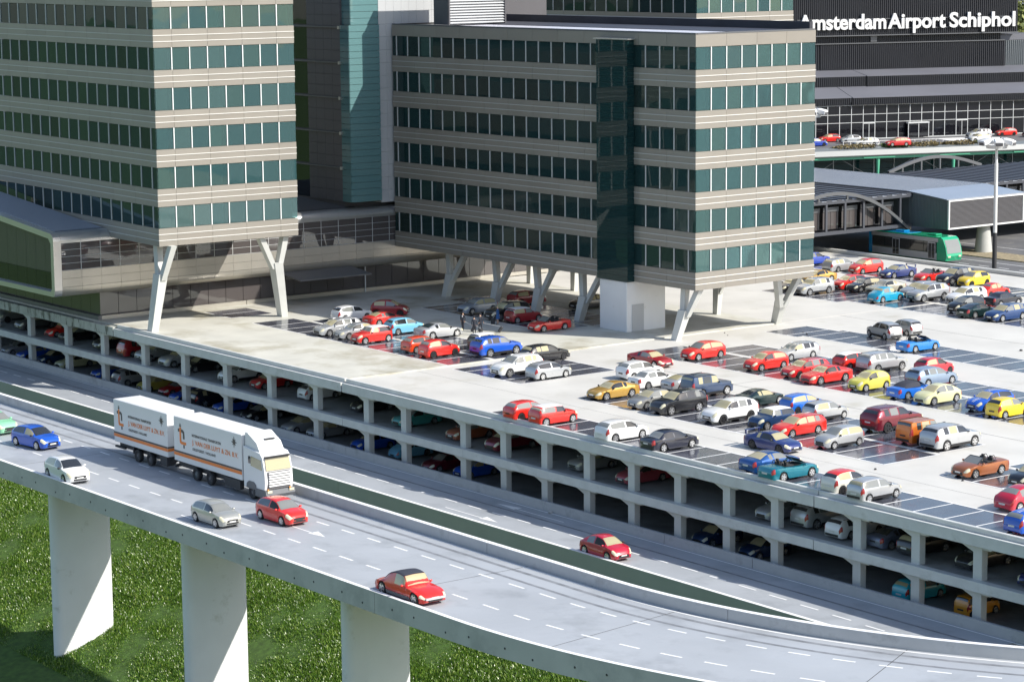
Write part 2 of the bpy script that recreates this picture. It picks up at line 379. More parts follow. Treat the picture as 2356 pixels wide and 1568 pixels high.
def grass_mat():
    m = bpy.data.materials.new('turf_blade'); m.use_nodes = True; n = m.node_tree; b = n.nodes['Principled BSDF']
    geo = n.nodes.new('ShaderNodeNewGeometry'); cr = n.nodes.new('ShaderNodeValToRGB')
    e = cr.color_ramp.elements; e[0].position = 0.0; e[0].color = (0.055, 0.12, 0.010, 1); e[1].position = 1.0; e[1].color = (0.40, 0.50, 0.13, 1)
    k = e.new(0.45); k.color = (0.095, 0.20, 0.018, 1); k = e.new(0.8); k.color = (0.17, 0.30, 0.034, 1)
    n.links.new(geo.outputs['Random Per Island'], cr.inputs[0]); n.links.new(cr.outputs[0], b.inputs['Base Color'])
    b.inputs['Roughness'].default_value = 0.32; b.inputs['Specular IOR Level'].default_value = 0.7
    tl = n.nodes.new('ShaderNodeBsdfTranslucent'); n.links.new(cr.outputs[0], tl.inputs[0])
    mx = n.nodes.new('ShaderNodeMixShader'); mx.inputs[0].default_value = 0.3
    n.links.new(b.outputs[0], mx.inputs[1]); n.links.new(tl.outputs[0], mx.inputs[2])
    n.links.new(mx.outputs[0], n.nodes['Material Output'].inputs[0])
    return m
gme = grass_blades('turf', 480000, 0, 0, 74, 101.5, 3, 0.12, 0.34, '')
tag(add('grass', gme, grass_mat()), 'bright green artificial grass below the viaduct', 'grass', kind='stuff')

# ================================================================== ELEVATED ROADS
RZ = -5.9
AX, AY = -122.5, 148.5
F1 = 0.88            # the viaduct runs nearer and higher than the road at the garage foot
def Z1(z): return 35-(35-z)*F1
PHI = math.radians(40)
def path(off, s):
    """point on the line that runs at Y=off on the straight; s: distance from the start of the bend, measured on the front edge"""
    r = AY-off
    if s <= 0: return ((AX+s)*F1, off*F1)
    ph = s/61.4
    return ((AX+r*math.sin(ph))*F1, (AY-r*math.cos(ph))*F1)
S0, S1 = -150.0, PHI*61.4
def ss(s0=S0, s1=S1, step=1.6):
    out = [s0] + ([0.0] if s0 < 0 < s1 else [])
    a = max(s0, 0.0)
    k = int((s1-a)/step)+1
    if s1 > 0: out += [a+(s1-a)*i/k for i in range(1, k+1)]
    else: out.append(s1)
    return out
def ribbon(o0, o1, z, s0=S0, s1=S1):
    st = ss(s0, s1); v = []; z = Z1(z)
    for s in st:
        for o in (o0, o1): v.append((*path(o, s), z))
    return mesh('ribbon', v, [(2*i, 2*i+2, 2*i+3, 2*i+1) for i in range(len(st)-1)])
def curb(o0, o1, z0, z1, s0=S0, s1=S1):
    st = ss(s0, s1); v = []; z0, z1 = Z1(z0), Z1(z1)
    for s in st:
        a, b = path(o0, s), path(o1, s)
        v += [(*a, z0), (*a, z1), (*b, z1), (*b, z0)]
    f = []
    for i in range(len(st)-1):
        for j in range(4): f.append((4*i+j, 4*i+4+j, 4*i+4+(j+1) % 4, 4*i+(j+1) % 4))
    f += [(0, 1, 2, 3), tuple(4*(len(st)-1)+j for j in (3, 2, 1, 0))]
    bm = bmesh.new(); vs = [bm.verts.new(p) for p in v]
    for q in f: bm.faces.new([vs[i] for i in q])
    bmesh.ops.recalc_face_normals(bm, faces=bm.faces[:]); me = bpy.data.meshes.new('curb'); bm.to_mesh(me); bm.free()
    return me
road1 = tag(add('road', curb(87.42, 99.7, RZ-0.55, RZ), M['road']), 'pale grey two lane viaduct road curving past the lawn', 'road', kind='structure')
for a, b in ((S0, -8.42), (-8.38, S1)):
    add('edge_beam', curb(87.10, 87.42, RZ-1.15, RZ+0.25, a, b), M['road_edge'], road1)
    add('edge_line', curb(87.095, 87.425, RZ+0.252, RZ+0.268, a, b), M['line'], road1)
bsegs = [(S0, -74.05), (-74.0, -42.05), (-42.0, -13.05), (-13.0, 12.95), (13.0, S1)]
for a, b in bsegs:
    add('barrier', curb(99.45, 99.85, RZ, RZ+0.75, a, b), M['barrier'], road1)
    add('edge_line', curb(99.44, 99.86, RZ+0.752, RZ+0.77, a, b), M['line'], road1)
add('edge_line', ribbon(98.95, 99.13, RZ+0.008), M['line'], road1)
k = 0
for off, ph0 in ((91.22, -176.7), (95.65, -173.3)):
    s = ph0-AX-24
    while s < S1-3:
        add('lane_dash', ribbon(off-0.09, off+0.09, RZ+0.008, s, s+1.65), M['line'], road1); s += 3.30
add('tyre_track', ribbon(96.45, 96.75, RZ+0.004), M['tyre_mark'], road1)
add('tyre_track', ribbon(97.95, 98.3, RZ+0.004), M['tyre_mark'], road1)
for s in (-61.0, -8.4, 8.2, 28.0):
    a, b = path(87.5, s), path(99.4, s)
    add('joint', mesh('j', [(*a, Z1(RZ)+.004), (a[0]+.05, a[1], Z1(RZ)+.004), (b[0]+.05, b[1], Z1(RZ)+.004), (*b, Z1(RZ)+.004)], [(0, 1, 2, 3)]), M['joint'], road1)
def arrow(parent, X, Y, d, L=4.6, z=RZ+0.008):
    v = [(X-d*L*.5, Y-.06, z), (X+d*L*.22, Y-.06, z), (X+d*L*.22, Y+.06, z), (X-d*L*.5, Y+.06, z), (X+d*L*.12, Y-.02, z), (X+d*L*.5, Y, z), (X+d*L*.2, Y+.5, z), (X+d*L*.2, Y-.28, z)]
    add('lane_arrow', mesh('arrow', v, [(0, 1, 2, 3) if d > 0 else (3, 2, 1, 0), (7, 5, 6) if d > 0 else (6, 5, 7)]), M['line'], parent)
arrow(road1, -149.6*F1, 93.5*F1, 1, 5.3, Z1(RZ)+.008); arrow(road1, -156.2*F1, 89.1*F1, 1, 5.3, Z1(RZ)+.008)
for i in range(34):
    s = -62+i*2.9+(0.5 if i % 2 else 0)
    a = path(87.085, s)
    zh = Z1(RZ-0.62+(0.12 if i % 3 else -.1))
    add('drain_hole', tube((a[0], a[1], zh), (a[0], a[1]+0.05, zh), 0.066, n=8), M['joint'], road1)
def pillar(X):
    pts = []
    y0, y1, w = 90.0, 95.2, 0.55
    for i in range(9):
        t = math.pi/2+math.pi*i/8; pts.append((y0+w+math.cos(t)*w*1.3, math.sin(t)*w))
    for i in range(9):
        t = -math.pi/2+math.pi*i/8; pts.append((y1-w+math.cos(t)*w, math.sin(t)*w))
    n = len(pts); v = []; 
    zt, zb = RZ-0.55, -23.2
    for z, sc in ((zb, 1.0), (zt, 1.0)):
        for y, x in pts: v.append(((X+x*sc)*F1, y*F1, Z1(z)))
    f = [(i, (i+1) % n, (i+1) % n+n, i+n) for i in range(n)]+[tuple(range(n, 2*n)), tuple(range(n-1, -1, -1))]
    bm = bmesh.new(); vs = [bm.verts.new(p) for p in v]
    for q in f: bm.faces.new([vs[i] for i in q])
    bmesh.ops.recalc_face_normals(bm, faces=bm.faces[:]); me = bpy.data.meshes.new('pillar'); bm.to_mesh(me); bm.free()
    me.polygons.foreach_set('use_smooth', [True]*len(me.polygons)); me.set_sharp_from_angle(angle=math.radians(35))
    add('pillar', me, M['pillar'], road1)
for X in (-182.1, -160.6, -139.0): pillar(X)

road2 = tag(add('road', boxmesh(164, 6.35, 0.55), M['road'], None, (-262+82, 104.3+3.175, RZ-0.281)), 'pale grey road between the garage and the viaduct', 'road', kind='structure')
for a, b in ((-262, -161.1), (-161.05, -103.2)):
    box('edge_beam', road2, M['road_bounce'], a, b, 104.0, 104.3, RZ-1.15, RZ+0.2)
    box('edge_line', road2, M['line'], a, b, 103.995, 104.305, RZ+0.202, RZ+0.218)
for a, b in ((-262, -212.05), (-212, -170.05), (-170, -130.05), (-130, -121.05), (-121, -92)):
    box('barrier', road2, M['barrier'], a, b, 110.6, 110.84, RZ-0.6, RZ+0.68)
box('edge_line', road2, M['line'], -262, -96.5, 110.28, 110.40, RZ+.006, RZ+.012)
X = -230.0
while X < -103:
    Yc = 107.25 if X < -125 else 107.25-(X+125)*0.05
    box('lane_dash', road2, M['line'], X, X+1.6, Yc-.08, Yc+.08, RZ+.004, RZ+.010); X += 3.02
box('tyre_track', road2, M['tyre_mark'], -262, -100, 108.5, 108.72, RZ+.002, RZ+.005)
arrow(road2, -145.8, 105.6, 1, 6.5); arrow(road2, -143.6, 109.3, -1, 8.0)

# ================================================================== GARAGE
XA, XB = -250.0, -82.0
gar = thing('parking_garage', 'pale concrete open garage of two levels under the parking deck', 'garage', (-165, 111, -6.1))
box('floor_slab', gar, M['slab'], XA, XB, 110.9, 142, -6.6, -6.1)
box('floor_slab', gar, M['slab'], XA, XB, 111.5, 142, -3.6, -3.05)
for a, b in ((XA, -210.12), (-210.06, -171.0), (-170.94, -154.2), (-154.17, -115.62), (-115.56, XB)):
    box('edge_beam', gar, M['beam'], a, b, 110.92, 111.499, -3.66, -3.02, bev=0.02)
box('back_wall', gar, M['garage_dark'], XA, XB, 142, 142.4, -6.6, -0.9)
box('foundation_wall', gar, M['concrete'], XA, XB, 111.3, 111.7, -24, -6.61)
edges = [(XA, -210.12, 0), (-210.0, -171.12, 1), (-170.9, -115.64, 1), (-115.54, XB, 1)]
for a, b, lip in edges:
    box('edge_beam', gar, M['beam'] if lip else M['beam_dirty'], a, b, 110.92, 111.5, -0.86, -0.12 if lip else -0.02, bev=0.025)
    if lip:
        box('kerb', gar, M['beam'], a, b, 111.32, 111.62, -0.119, 0.2, bev=0.03)
        box('edge_line', gar, M['line'], a, b, 110.93, 110.99, -0.118, -0.108)
colsX = [-236.2, -228.29, -220.28, -212.8, -204.85, -197.45, -190.05, -182.65, -175.35, -167.74, -162.42, -154.38, -149.23, -144.18, -139.18, -134.16, -129.17, -124.14, -119.4, -111.76, -106.65, -101.52, -96.4, -91.3, -86.2]
for Xc in colsX:
    for zt, zb in ((-0.862, -3.05), (-3.662, -6.1)):
        yf = 111.38
        box('column', gar, M['column'], Xc-.72, Xc, yf, yf+.52, zb, zt-.0, bev=0.02)
        add('haunch', prism([(Xc-.721, zt), (Xc-1.75, zt), (Xc-1.75, zt-.10), (Xc-.721, zt-.48)], yf+.02, yf+.5, 'y'), M['column'], gar)
        box('corbel', gar, M['column'], Xc+.001, Xc+.72, yf+.03, yf+.48, zt-.24, zt)
        box('cross_beam', gar, M['column'], Xc-.62, Xc-.1, yf+.53, 130, zt-.5, zt-.0)

# ================================================================== PARKING DECK
deck = tag(add('parking_deck', boxmesh(XB+171.28, 202-111.64, 0.9), M['deck'], None, ((XB-171.28)/2, (202+111.64)/2, -0.45)), 'off white rooftop parking deck', 'parking deck', kind='structure')
ZL = 0.10
box('deck_slab', deck, M['deck_old'], XA, -171.3, 111.64, 160, -0.9, ZL, bev=0.02)
box('deck_slab', deck, M['deck'], XA, -171.3, 160.02, 202, -0.9, 0.02)
box('deck_kerb', deck, M['beam'], -232, XB, 201.6, 202.1, 0.03, 0.42, bev=0.03)
def strip(name, x0, x1, y0, y1, z, m):
    return add(name, mesh(name, [(x0, y0, z), (x1, y0, z), (x1, y1, z), (x0, y1, z)], [(0, 1, 2, 3)]), m, deck)
LW = 0.075
def bays(x0, x1, y0, y1, z, start, pitch, edges='nf', lw=LW):
    strip('bay_surface', x0, x1, y0, y1, z+.004, M['bay'])
    if 'n' in edges: strip('bay_line', x0-lw, x1+lw, y0-lw, y0+lw, z+.012, M['line'])
    if 'f' in edges: strip('bay_line', x0-lw, x1+lw, y1-lw, y1+lw, z+.012, M['line'])
    if 'l' in edges: strip('bay_line', x0-lw, x0+lw, y0, y1, z+.016, M['line'])
    if 'r' in edges: strip('bay_line', x1-lw, x1+lw, y0, y1, z+.016, M['line'])
    k = math.ceil((x0-start)/pitch)
    X = start+k*pitch
    while X < x1-0.3:
        if X > x0+0.3: strip('bay_line', X-lw*.85, X+lw*.85, y0, y1, z+.008, M['line'])
        X += pitch
bays(-152.1, XB, 111.7, 115.8, 0, -131.6, 2.62, 'f')
bays(-152.6, -119.3, 121.0, 126.2, 0, -119.3, 2.505, 'nr'); bays(-155.5, -119.7, 126.8, 131.4, 0, -119.7, 2.55, 'fr')
strip('bay_line', -152, -119.3, 126.3, 126.5, .012, M['line'])
bays(-167.1, -108, 138.8, 144.2, 0, -159.1, 2.59, 'n'); bays(-163.6, -106, 144.9, 149.5, 0, -159.1, 2.59, 'f')
strip('bay_line', -162, -108, 144.3, 144.5, .012, M['line'])
bays(-168.4, -164.3, 155.3, 160.6, 0, -165.6, 2.66, 'nf'); bays(-164.28, -104, 156.15, 161.25, 0, -163.6, 2.66, 'nf')
bays(-189.0, -178.0, 173.6, 179.6, 0.02, -179.9, 2.66, 'n'); bays(-170.9, -130, 174.9, 180.0, 0, -171.6, 2.68, 'n'); bays(-177.8, -171.35, 174.9, 180.0, 0.02, -174.2, 2.66, 'n')
bays(-197.5, -171.35, 180.7, 185.5, 0.02, -171.6, 2.68, 'f'); bays(-170.9, -130, 180.7, 185.5, 0, -171.6, 2.68, 'f')
bays(-205.0, -171.35, 190.2, 194.8, 0.02, -172.3, 2.66, 'nf'); bays(-170.9, -132, 190.2, 194.8, 0, -172.3, 2.66, 'nf')
bays(-203.1, -171.6, 121.95, 126.5, ZL, -171.7, 2.61, 'n'); bays(-200.5, -171.6, 127.0, 131.6, ZL, -171.7, 2.61, 'f')
strip('bay_line', -200, -171.6, 126.6, 126.85, ZL+.012, M['line'])
bays(-170.0, -160.6, 121.4, 126.3, 0, -168.3, 2.65, 'nr'); bays(-170.0, -160.8, 126.55, 131.6, 0, -168.3, 2.65, 'fr')
bays(-201.2, -181.0, 140.0, 144.9, ZL, -181, 2.7, 'nr'); bays(-204, -181.0, 145.4, 150.2, ZL, -181, 2.7, 'r')
bays(-212.4, -207.3, 122.1, 126.8, ZL, -209.9, 2.6, 'nr')
bays(-114.4, XB, 121.4, 126.5, 0, -111.7, 2.62, 'nl'); bays(-113.6, XB, 127.1, 131.6, 0, -111.7, 2.62, 'fl')
strip('bay_line', -113, XB, 126.6, 126.85, .012, M['line'])
for x0, x1, y0, y1 in ((-162, XB, 134.36, 134.42), (-171.25, XB, 167.6, 167.66), (-149.5, -149.45, 131.6, 138.7), (-171.2, XB, 118.6, 118.63)):
    strip('joint', x0, x1, y0, y1, .004, M['joint'])
# small stones lying on the deck
for i, (x, y, r) in enumerate(((-146.0, 164.6, .16), (-164.9, 157.2, .10), (-165.8, 157.6, .08), (-118.5, 119.4, .10), (-112.3, 121.2, .09), (-142.5, 110.35, .18), (-170.2, 152.0, .07), (-168.9, 151.2, .06))):
    bm = bmesh.new(); bmesh.ops.create_icosphere(bm, subdivisions=1, radius=r)
    for q in bm.verts: q.co *= 0.75+0.5*random.random(); q.co.z *= 0.7
    me = bpy.data.meshes.new('pebble'); bm.to_mesh(me); bm.free()
    z = RZ if y < 111 else 0
    w_ = ['dark pebble lying alone on the open deck lane', 'dark pebble in the empty bay by the tower leg', 'small pebble in the empty bay beside another pebble', 'pebble on the lane behind the white small car', 'pebble on the lane before the orange open car',
          'pale stone on the road at the foot of the garage barrier', 'tiny pebble on the deck by the tower corner', 'tiny pebble on the deck close to the tower corner leg'][i]
    tag(add('pebble', me, M['concrete'] if i == 5 else M['chassis'], None, (x, y, z+r*.45)), w_, 'pebble', 'loose stones')
# ================================================================== OFFICE TOWERS
def frame(x, y, rz): return Matrix.Translation((x, y, 0)) @ Matrix.Rotation(rz, 4, 'Z')
def tower(label, fr, base, L1, L2, hb, top, rows, mull_l, mull_r, panel_l, panel_r, gl_l, gl_r, skip=None, rows_max=None, topn=1, cells=True):
    t = thing('office_tower', label, 'building', base, 0, 'office towers on legs')
    inner = 1.1
    zs = [hb]+[z for r in rows for z in r]+[top]
    box('core_wall', t, M['inner'], -L1+inner, -inner, inner, L2-inner, hb+.2, top-.2, fr)
    bands = [(zs[2*i], zs[2*i+1]) for i in range(len(zs)//2)]
    for a, b in bands: box('floor_slab', t, M['panel_b'], -L1+.13, -.13, .13, L2-.13, a, b, fr)
    def B(name, face, w0, w1, z0, z1, d0, d1, m):
        if face == 'r': return box(name, t, m, d0, d1, w0, w1, z0, z1, fr)
        return box(name, t, m, -w1, -w0, -d1, -d0, z0, z1, fr)
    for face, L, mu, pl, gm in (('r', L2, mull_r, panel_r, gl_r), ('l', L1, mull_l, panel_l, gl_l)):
        for bi, (a, b) in enumerate(bands):
            nr = 3 if bi < len(bands)-1 else topn
            if bi == 0: nr = 3
            hgt = (b-a)/nr
            for k in range(nr):
                for q in range(len(pl)-1):
                    w0, w1 = pl[q]+.012, pl[q+1]-.012
                    if face == 'l' and q == 0: w0 = .002
                    if skip and face == 'l' and w0 > skip[0] and w1 < skip[1]: continue
                    B('panel', face, w0, w1, a+k*hgt+.014, a+(k+1)*hgt-.014, -.12, 0, M['panel'] if random.random() < .8 else M['panel_b'])
                if k: B('trim_strip', face, .0, L, a+k*hgt-.024, a+k*hgt+.024, -.11, .045, M['trim'] if face == 'r' else M['mullion_grey'])  # shaded face gets a greyer strip: its shade is put into the colour
        for a, b in rows:
            for q in range(len(mu)-1):
                w0, w1 = mu[q], mu[q+1]
                if skip and face == 'l' and w0 > skip[0]-.2 and w1 < skip[1]+.2: continue
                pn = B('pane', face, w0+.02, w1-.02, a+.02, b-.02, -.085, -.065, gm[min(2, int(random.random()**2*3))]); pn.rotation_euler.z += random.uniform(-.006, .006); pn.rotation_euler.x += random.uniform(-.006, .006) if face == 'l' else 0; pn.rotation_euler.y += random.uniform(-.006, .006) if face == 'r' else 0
                if q: B('mullion', face, w0-.045, w0+.045, a, b, -.10, .015, M['mullion'] if face == 'r' else M['mullion_grey'])  # white on the sunlit face, shade coloured in as grey on the other
                if face == 'r' and q in (0, 3, len(mu)-2) and cells:
                    B('inner_column', face, w0+.35, w1-.45, a, b, -.62, -.30, M['inner_col'])
    return t
GSH = [M['glass_shade'], glass('office_glass_shade_b', (0.3, 0.46, 0.44), solid=(0.030, 0.068, 0.062), thru=0.34, ior=1.38, wob=0.03), glass('office_glass_shade_c', (0.4, 0.5, 0.48), solid=(0.045, 0.075, 0.072), thru=0.5, ior=1.3, wob=0.03)]  # panes of the shaded faces, shade put into their dark tints
GSU = [M['glass_sun'], glass('office_glass_lit_b', (0.5, 0.72, 0.71), solid=(0.085, 0.17, 0.172), thru=0.5, ior=1.5, wob=0.03), glass('office_glass_lit_c', (0.55, 0.75, 0.72), solid=(0.10, 0.20, 0.195), thru=0.62, ior=1.42, wob=0.03)]  # panes of the sunlit faces, light put into their paler tints
def lin(a, b, n): return [a+(b-a)*i/n for i in range(n+1)]
d2r = math.radians
# tower on the right
FR2 = frame(-167.17, 145.82, d2r(0.98))
rows2 = [(6.33, 8.26), (9.86, 11.82), (13.42, 15.39), (16.98, 18.95), (20.55, 22.52), (24.12, 26.09)]
ml = [0.0, .95]+[.95+1.915*i for i in range(1, 24)]; ml = [x for x in ml if x < 45.6]+[45.75]
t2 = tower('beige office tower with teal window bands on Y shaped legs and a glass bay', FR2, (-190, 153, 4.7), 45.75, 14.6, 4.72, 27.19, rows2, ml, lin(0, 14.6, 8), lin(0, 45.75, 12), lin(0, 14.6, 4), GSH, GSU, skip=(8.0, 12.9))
# roof
box('roof', t2, M['roof_light'], -38.5, -.4, .35, 6.0, 27.195, 27.215, FR2)
box('roof', t2, M['roof_dark'], -45.4, -.4, 6.02, 14.2, 27.195, 27.25, FR2)
box('parapet', t2, M['metal_dark'], -45.7, -.02, .0, .16, 27.192, 27.33, FR2)
box('parapet', t2, M['metal_dark'], -.16, .02, .17, 14.5, 27.192, 27.33, FR2)
box('parapet', t2, M['roof_dark'], -45.7, -.2, 14.0, 14.4, 27.255, 27.95, FR2)
# glass bay on the shaded side
for i in range(41):
    z0 = 4.75+i*.545; z1 = min(z0+.52, 26.55)
    if z0 > 26.4: break
    box('bay_pane', t2, M['glass_bay'], -12.6, -8.3, -.78, -.74, z0, z1, FR2)
    box('bay_side_pane', t2, M['glass_bay'], -8.30, -8.26, -.74, .0, z0, z1, FR2)
box('bay_core', t2, M['inner'], -12.55, -8.35, -.70, -.0, 4.75, 26.5, FR2)
box('bay_roof', t2, M['metal_light'], -12.9, -8.1, -.9, -.0, 26.56, 26.66, FR2)
# Y legs
def yleg(parent, foot, topc, spread, ax, zf, zt, r=.52):
    fx, fy = foot; m = M['column']
    fkx, fky = fx+(topc[0]-fx)*zf/zt, fy+(topc[1]-fy)*zf/zt
    def bar(p, q, w0, w1, name):
        vs = []
        for (x, y, z), w in ((p, w0), (q, w1)):
            vs += [(x-w, y-w*.8, z), (x+w, y-w*.8, z), (x+w, y+w*.8, z), (x-w, y+w*.8, z)]
        add(name, mesh(name, vs, [(0, 1, 5, 4), (1, 2, 6, 5), (2, 3, 7, 6), (3, 0, 4, 7), (3, 2, 1, 0), (4, 5, 6, 7)]), m, parent)
    bar((fx, fy, 0.0), (fkx, fky, zf+.15), r*.72, r*.95, 'leg')
    for s in (-1, 1):
        tx, ty = topc[0]+(s*spread if ax == 'x' else 0), topc[1]+(s*spread if ax == 'y' else 0)
        ox, oy = (s*r*.42, 0) if ax == 'x' else (0, s*r*.42)
        bar((fkx+ox, fky+oy, zf-.45), (tx, ty, zt+.03), r*.55, r*.62, 'branch')
for foot, dx in (((-206.2, 146.5), 1.5), ((-198.2, 146.6), 1.3), ((-191.5, 146.6), 1.2), ((-184.4, 146.3), 1.2)):
    yleg(t2, foot, (foot[0]+dx, 147.0), 1.45, 'x', 2.3, 4.72)
yleg(t2, (-169.9, 145.9), (-168.7, 146.8), .95, 'x', 2.6, 4.72)
yleg(t2, (-171.6, 159.6), (-168.6, 158.3), 1.35, 'y', 2.2, 4.72)
for x in (-208.5, -201.1, -193.0, -179.2): yleg(t2, (x, 159.0), (x+.6, 158.8), 1.2, 'x', 2.6, 4.72, .42)
hut = thing('service_hut', 'plain light grey block under the glass bay of the beige tower', 'block', (-178, 147, 0.1))
box('wall', hut, M['pillar'], -179.6, -175.7, 145.0, 149.6, .1, 4.70, bev=.03)
box('door', hut, M['core'], -175.69, -175.66, 145.6, 147.0, .12, 2.6)
# plant room with louvres on its roof
pr = thing('plant_room', 'dark plant room with bright louvres on the tower roof', 'plant room', (-206, 149.6, 27.2))
box('wall', pr, M['truss'], -207.3, -204.86, 146.3, 153.2, 27.3, 34)
for i in range(24):
    z = 27.4+i*.27
    me = prism([(-204.855, z), (-204.62, z+.02), (-204.62, z+.06), (-204.855, z+.22)], 146.35, 153.1, 'y')
    add('louvre', me, M['core'], pr)
box('corner_post', pr, M['core_dark'], -204.86, -204.55, 146.2, 146.349, 27.3, 34)
box('corner_post', pr, M['core_dark'], -204.86, -204.55, 153.11, 153.25, 27.3, 34)
# tower on the left
FR1 = frame(-202.84, 112.13, d2r(-2.0))
rows1 = [(9.78, 11.74), (13.38, 15.33), (16.97, 18.90), (20.50, 22.51), (24.15, 26.16), (27.82, 29.80), (31.45, 33.4)]
ml1 = [0.0]+[1.05+2.165*i for i in range(0, 17)]
t1 = tower('beige office tower with teal window bands above the metal podium', FR1, (-215, 120, 8.1), 36.5, 14.65, 8.12, 35.0, rows1, ml1, lin(0, 14.65, 8), lin(0, 36.5, 8), [0, 1.9, 5.53, 9.13, 12.77, 14.65], GSH, GSU)
yleg(t1, (-204.9, 112.3), (-203.9, 113.3), 1.35, 'x', 5.3, 8.12, .60)
yleg(t1, (-205.2, 126.6), (-203.2, 124.4), 1.35, 'y', 5.4, 8.12, .60)
yleg(t1, (-222, 114), (-222, 114), 1.2, 'x', 5.3, 8.12, .6)
# tower behind
FR3 = frame(-209.0, 182.4, d2r(0.98))
rows3 = [(6.1+3.57*i, 8.07+3.57*i) for i in range(0, 8)]
t3 = tower('beige office tower standing behind the roof of the legged tower', FR3, (-225, 190, 0), 42, 14.6, 4.5, 34.2, rows3[5:], lin(0, 42, 22), lin(0, 14.6, 8), lin(0, 42, 11), lin(0, 14.6, 4), GSH, GSU)
box('lower_wall', t3, M['panel'], -42, 0, 0.01, 14.6, -1, 4.49, FR3)

# ================================================================== CORE TOWER
cr = thing('core_tower', 'grey tiled stair tower with a tall teal glass corner between the office towers', 'building', (-227, 152, 0))
box('core_wall', cr, M['core_dark'], -240, -217.0, 141.62, 168, 0, 42)
for i in range(12):
    for j in range(6):
        y0, z0 = 145.16+j*1.9, 9.0+i*2.6
        if y0 < 157 and not (y0 > 146.9 and z0 < 26.5):
            for a in range(2):
                for b in range(2):
                    box('tile', cr, M['core'], -216.99, -215.5, y0+a*.95+.008, y0+(a+1)*.95-.008, z0+b*1.3+.008, z0+(b+1)*1.3-.008)
for i in range(32):
    z0 = 9.25+i*.665
    lo = z0 < 26.6
    xo = -215.28 if lo else -215.45
    ye = 141.42 if lo else 141.75
    z1 = z0+.63
    box('glass_pane', cr, M['glass_tower'], xo-.05, xo, ye, 145.1, z0, z1)
    box('glass_side_pane', cr, M['glass_tower'], -216.9 if lo else -220.8, xo-.051, ye-.05, ye-.001, z0, z1)
box('glass_core', cr, M['inner'], -216.85, -215.52, 141.8, 145.0, 9.2, 32)
for k in range(6):
    z0 = 9.2+k*3.57
    box('ledge', cr, M['metal_dark'], -226.2, -217.0, 141.30, 141.60, z0+3.42, z0+3.56)
    for a in range(4):
        for b in range(3):
            box('tile', cr, M['core_dark'], -223.3+a*1.58+.012, -223.3+(a+1)*1.58-.012, 141.46, 141.61, z0+b*1.14+.012, z0+(b+1)*1.14-.012)
    box('window', cr, M['glass_black'], -226.1, -223.35, 141.56, 141.60, z0+.1, z0+3.35)
    box('bracket', cr, M['metal_light'], -217.05, -216.75, 141.15, 141.4, z0+3.3, z0+3.62)

cr.location = cr.location*0.9893+Vector((0, 0, 35*(1-.9893))); cr.scale = (.9893,)*3
# ================================================================== PODIUM
pod = thing('podium_building', 'low building with a bulging metal band, brown glass and a ribbed roof', 'building', (-225, 130, 0))
PX, Y0, Y1 = -213.0, 107.0, 168.0
box('core_wall', pod, M['chassis'], -246, -214.75, 112.3, Y1, 0.1, 2.9)
box('core_wall', pod, M['chassis'], -246, -213.6, 107.4, Y1, 2.95, 8.7)
def skin_panel(prof, y0, y1, m, name):
    """strip of a cladding profile: prof is a list of (x, z)"""
    v = []
    for y in (y0, y1):
        for x, z in prof: v.append((x, y, z))
        for x, z in reversed(prof): v.append((x-.08, y, z))
    n = len(prof)*2
    f = [(i, (i+1) % n, (i+1) % n+n, i+n) for i in range(n)]+[tuple(range(n-1, -1, -1)), tuple(range(n, 2*n))]
    bm = bmesh.new(); vs = [bm.verts.new(p) for p in v]
    for q in f: bm.faces.new([vs[i] for i in q])
    bmesh.ops.recalc_face_normals(bm, faces=bm.faces[:]); me = bpy.data.meshes.new(name); bm.to_mesh(me); bm.free()
    me.polygons.foreach_set('use_smooth', [True]*len(me.polygons)); me.set_sharp_from_angle(angle=math.radians(40))
    return add(name, me, m, pod)
def arc(cx, cz, r, a0, a1, n): return [(cx+r*math.cos(d2r(a0+(a1-a0)*i/n)), cz+r*math.sin(d2r(a0+(a1-a0)*i/n))) for i in range(n+1)]
band = [[(-214.7, 2.78), (-214.2, 2.80)]+arc(-213.95, 3.75, .95, -90, -35, 4), arc(-213.95, 3.75, .95, -34, 0, 4), [(PX, 3.78), (PX, 4.55)], [(PX, 4.57), (PX, 5.32)]]
corn = arc(-213.75, 8.12, .75, -15, 90, 8)+[(-214.4, 8.88)]
ycols = [Y0+.35]+[Y0+.35+2.06*i for i in range(1, 29)]
for i in range(len(ycols)-1):
    a, b = ycols[i]+.008, ycols[i+1]-.008
    for pr_ in band: skin_panel(pr_, a, b, M['metal'], 'band_panel')
    if i < 19: skin_panel(corn, a, b, M['metal_light'], 'cornice')
    for k in range(4):
        z0 = 5.36+k*.64
        box('pane', pod, M['glass_brown'], PX-.12, PX-.09, a+.02, b-.02, z0+.02, z0+.60)
    box('glazing_bar', pod, M['mullion_grey'], PX-.13, PX-.06, a-.035, a+.015, 5.34, 7.92)
for k in range(5): box('glazing_bar', pod, M['mullion_grey'], PX-.13, PX-.065, Y0+.35, 165, 5.335+k*.64, 5.365+k*.64)
yy = 112.0
while yy < 166:
    box('lower_pane', pod, M['glass_brown'], -214.6, -214.56, yy+.02, yy+1.95, .52, 2.76); yy += 1.98
for a, b in ((111.9, 128.1), (128.15, 166)): box('plinth', pod, M['metal'], -214.9, -214.42, a, b, .1, .5, bev=.02)
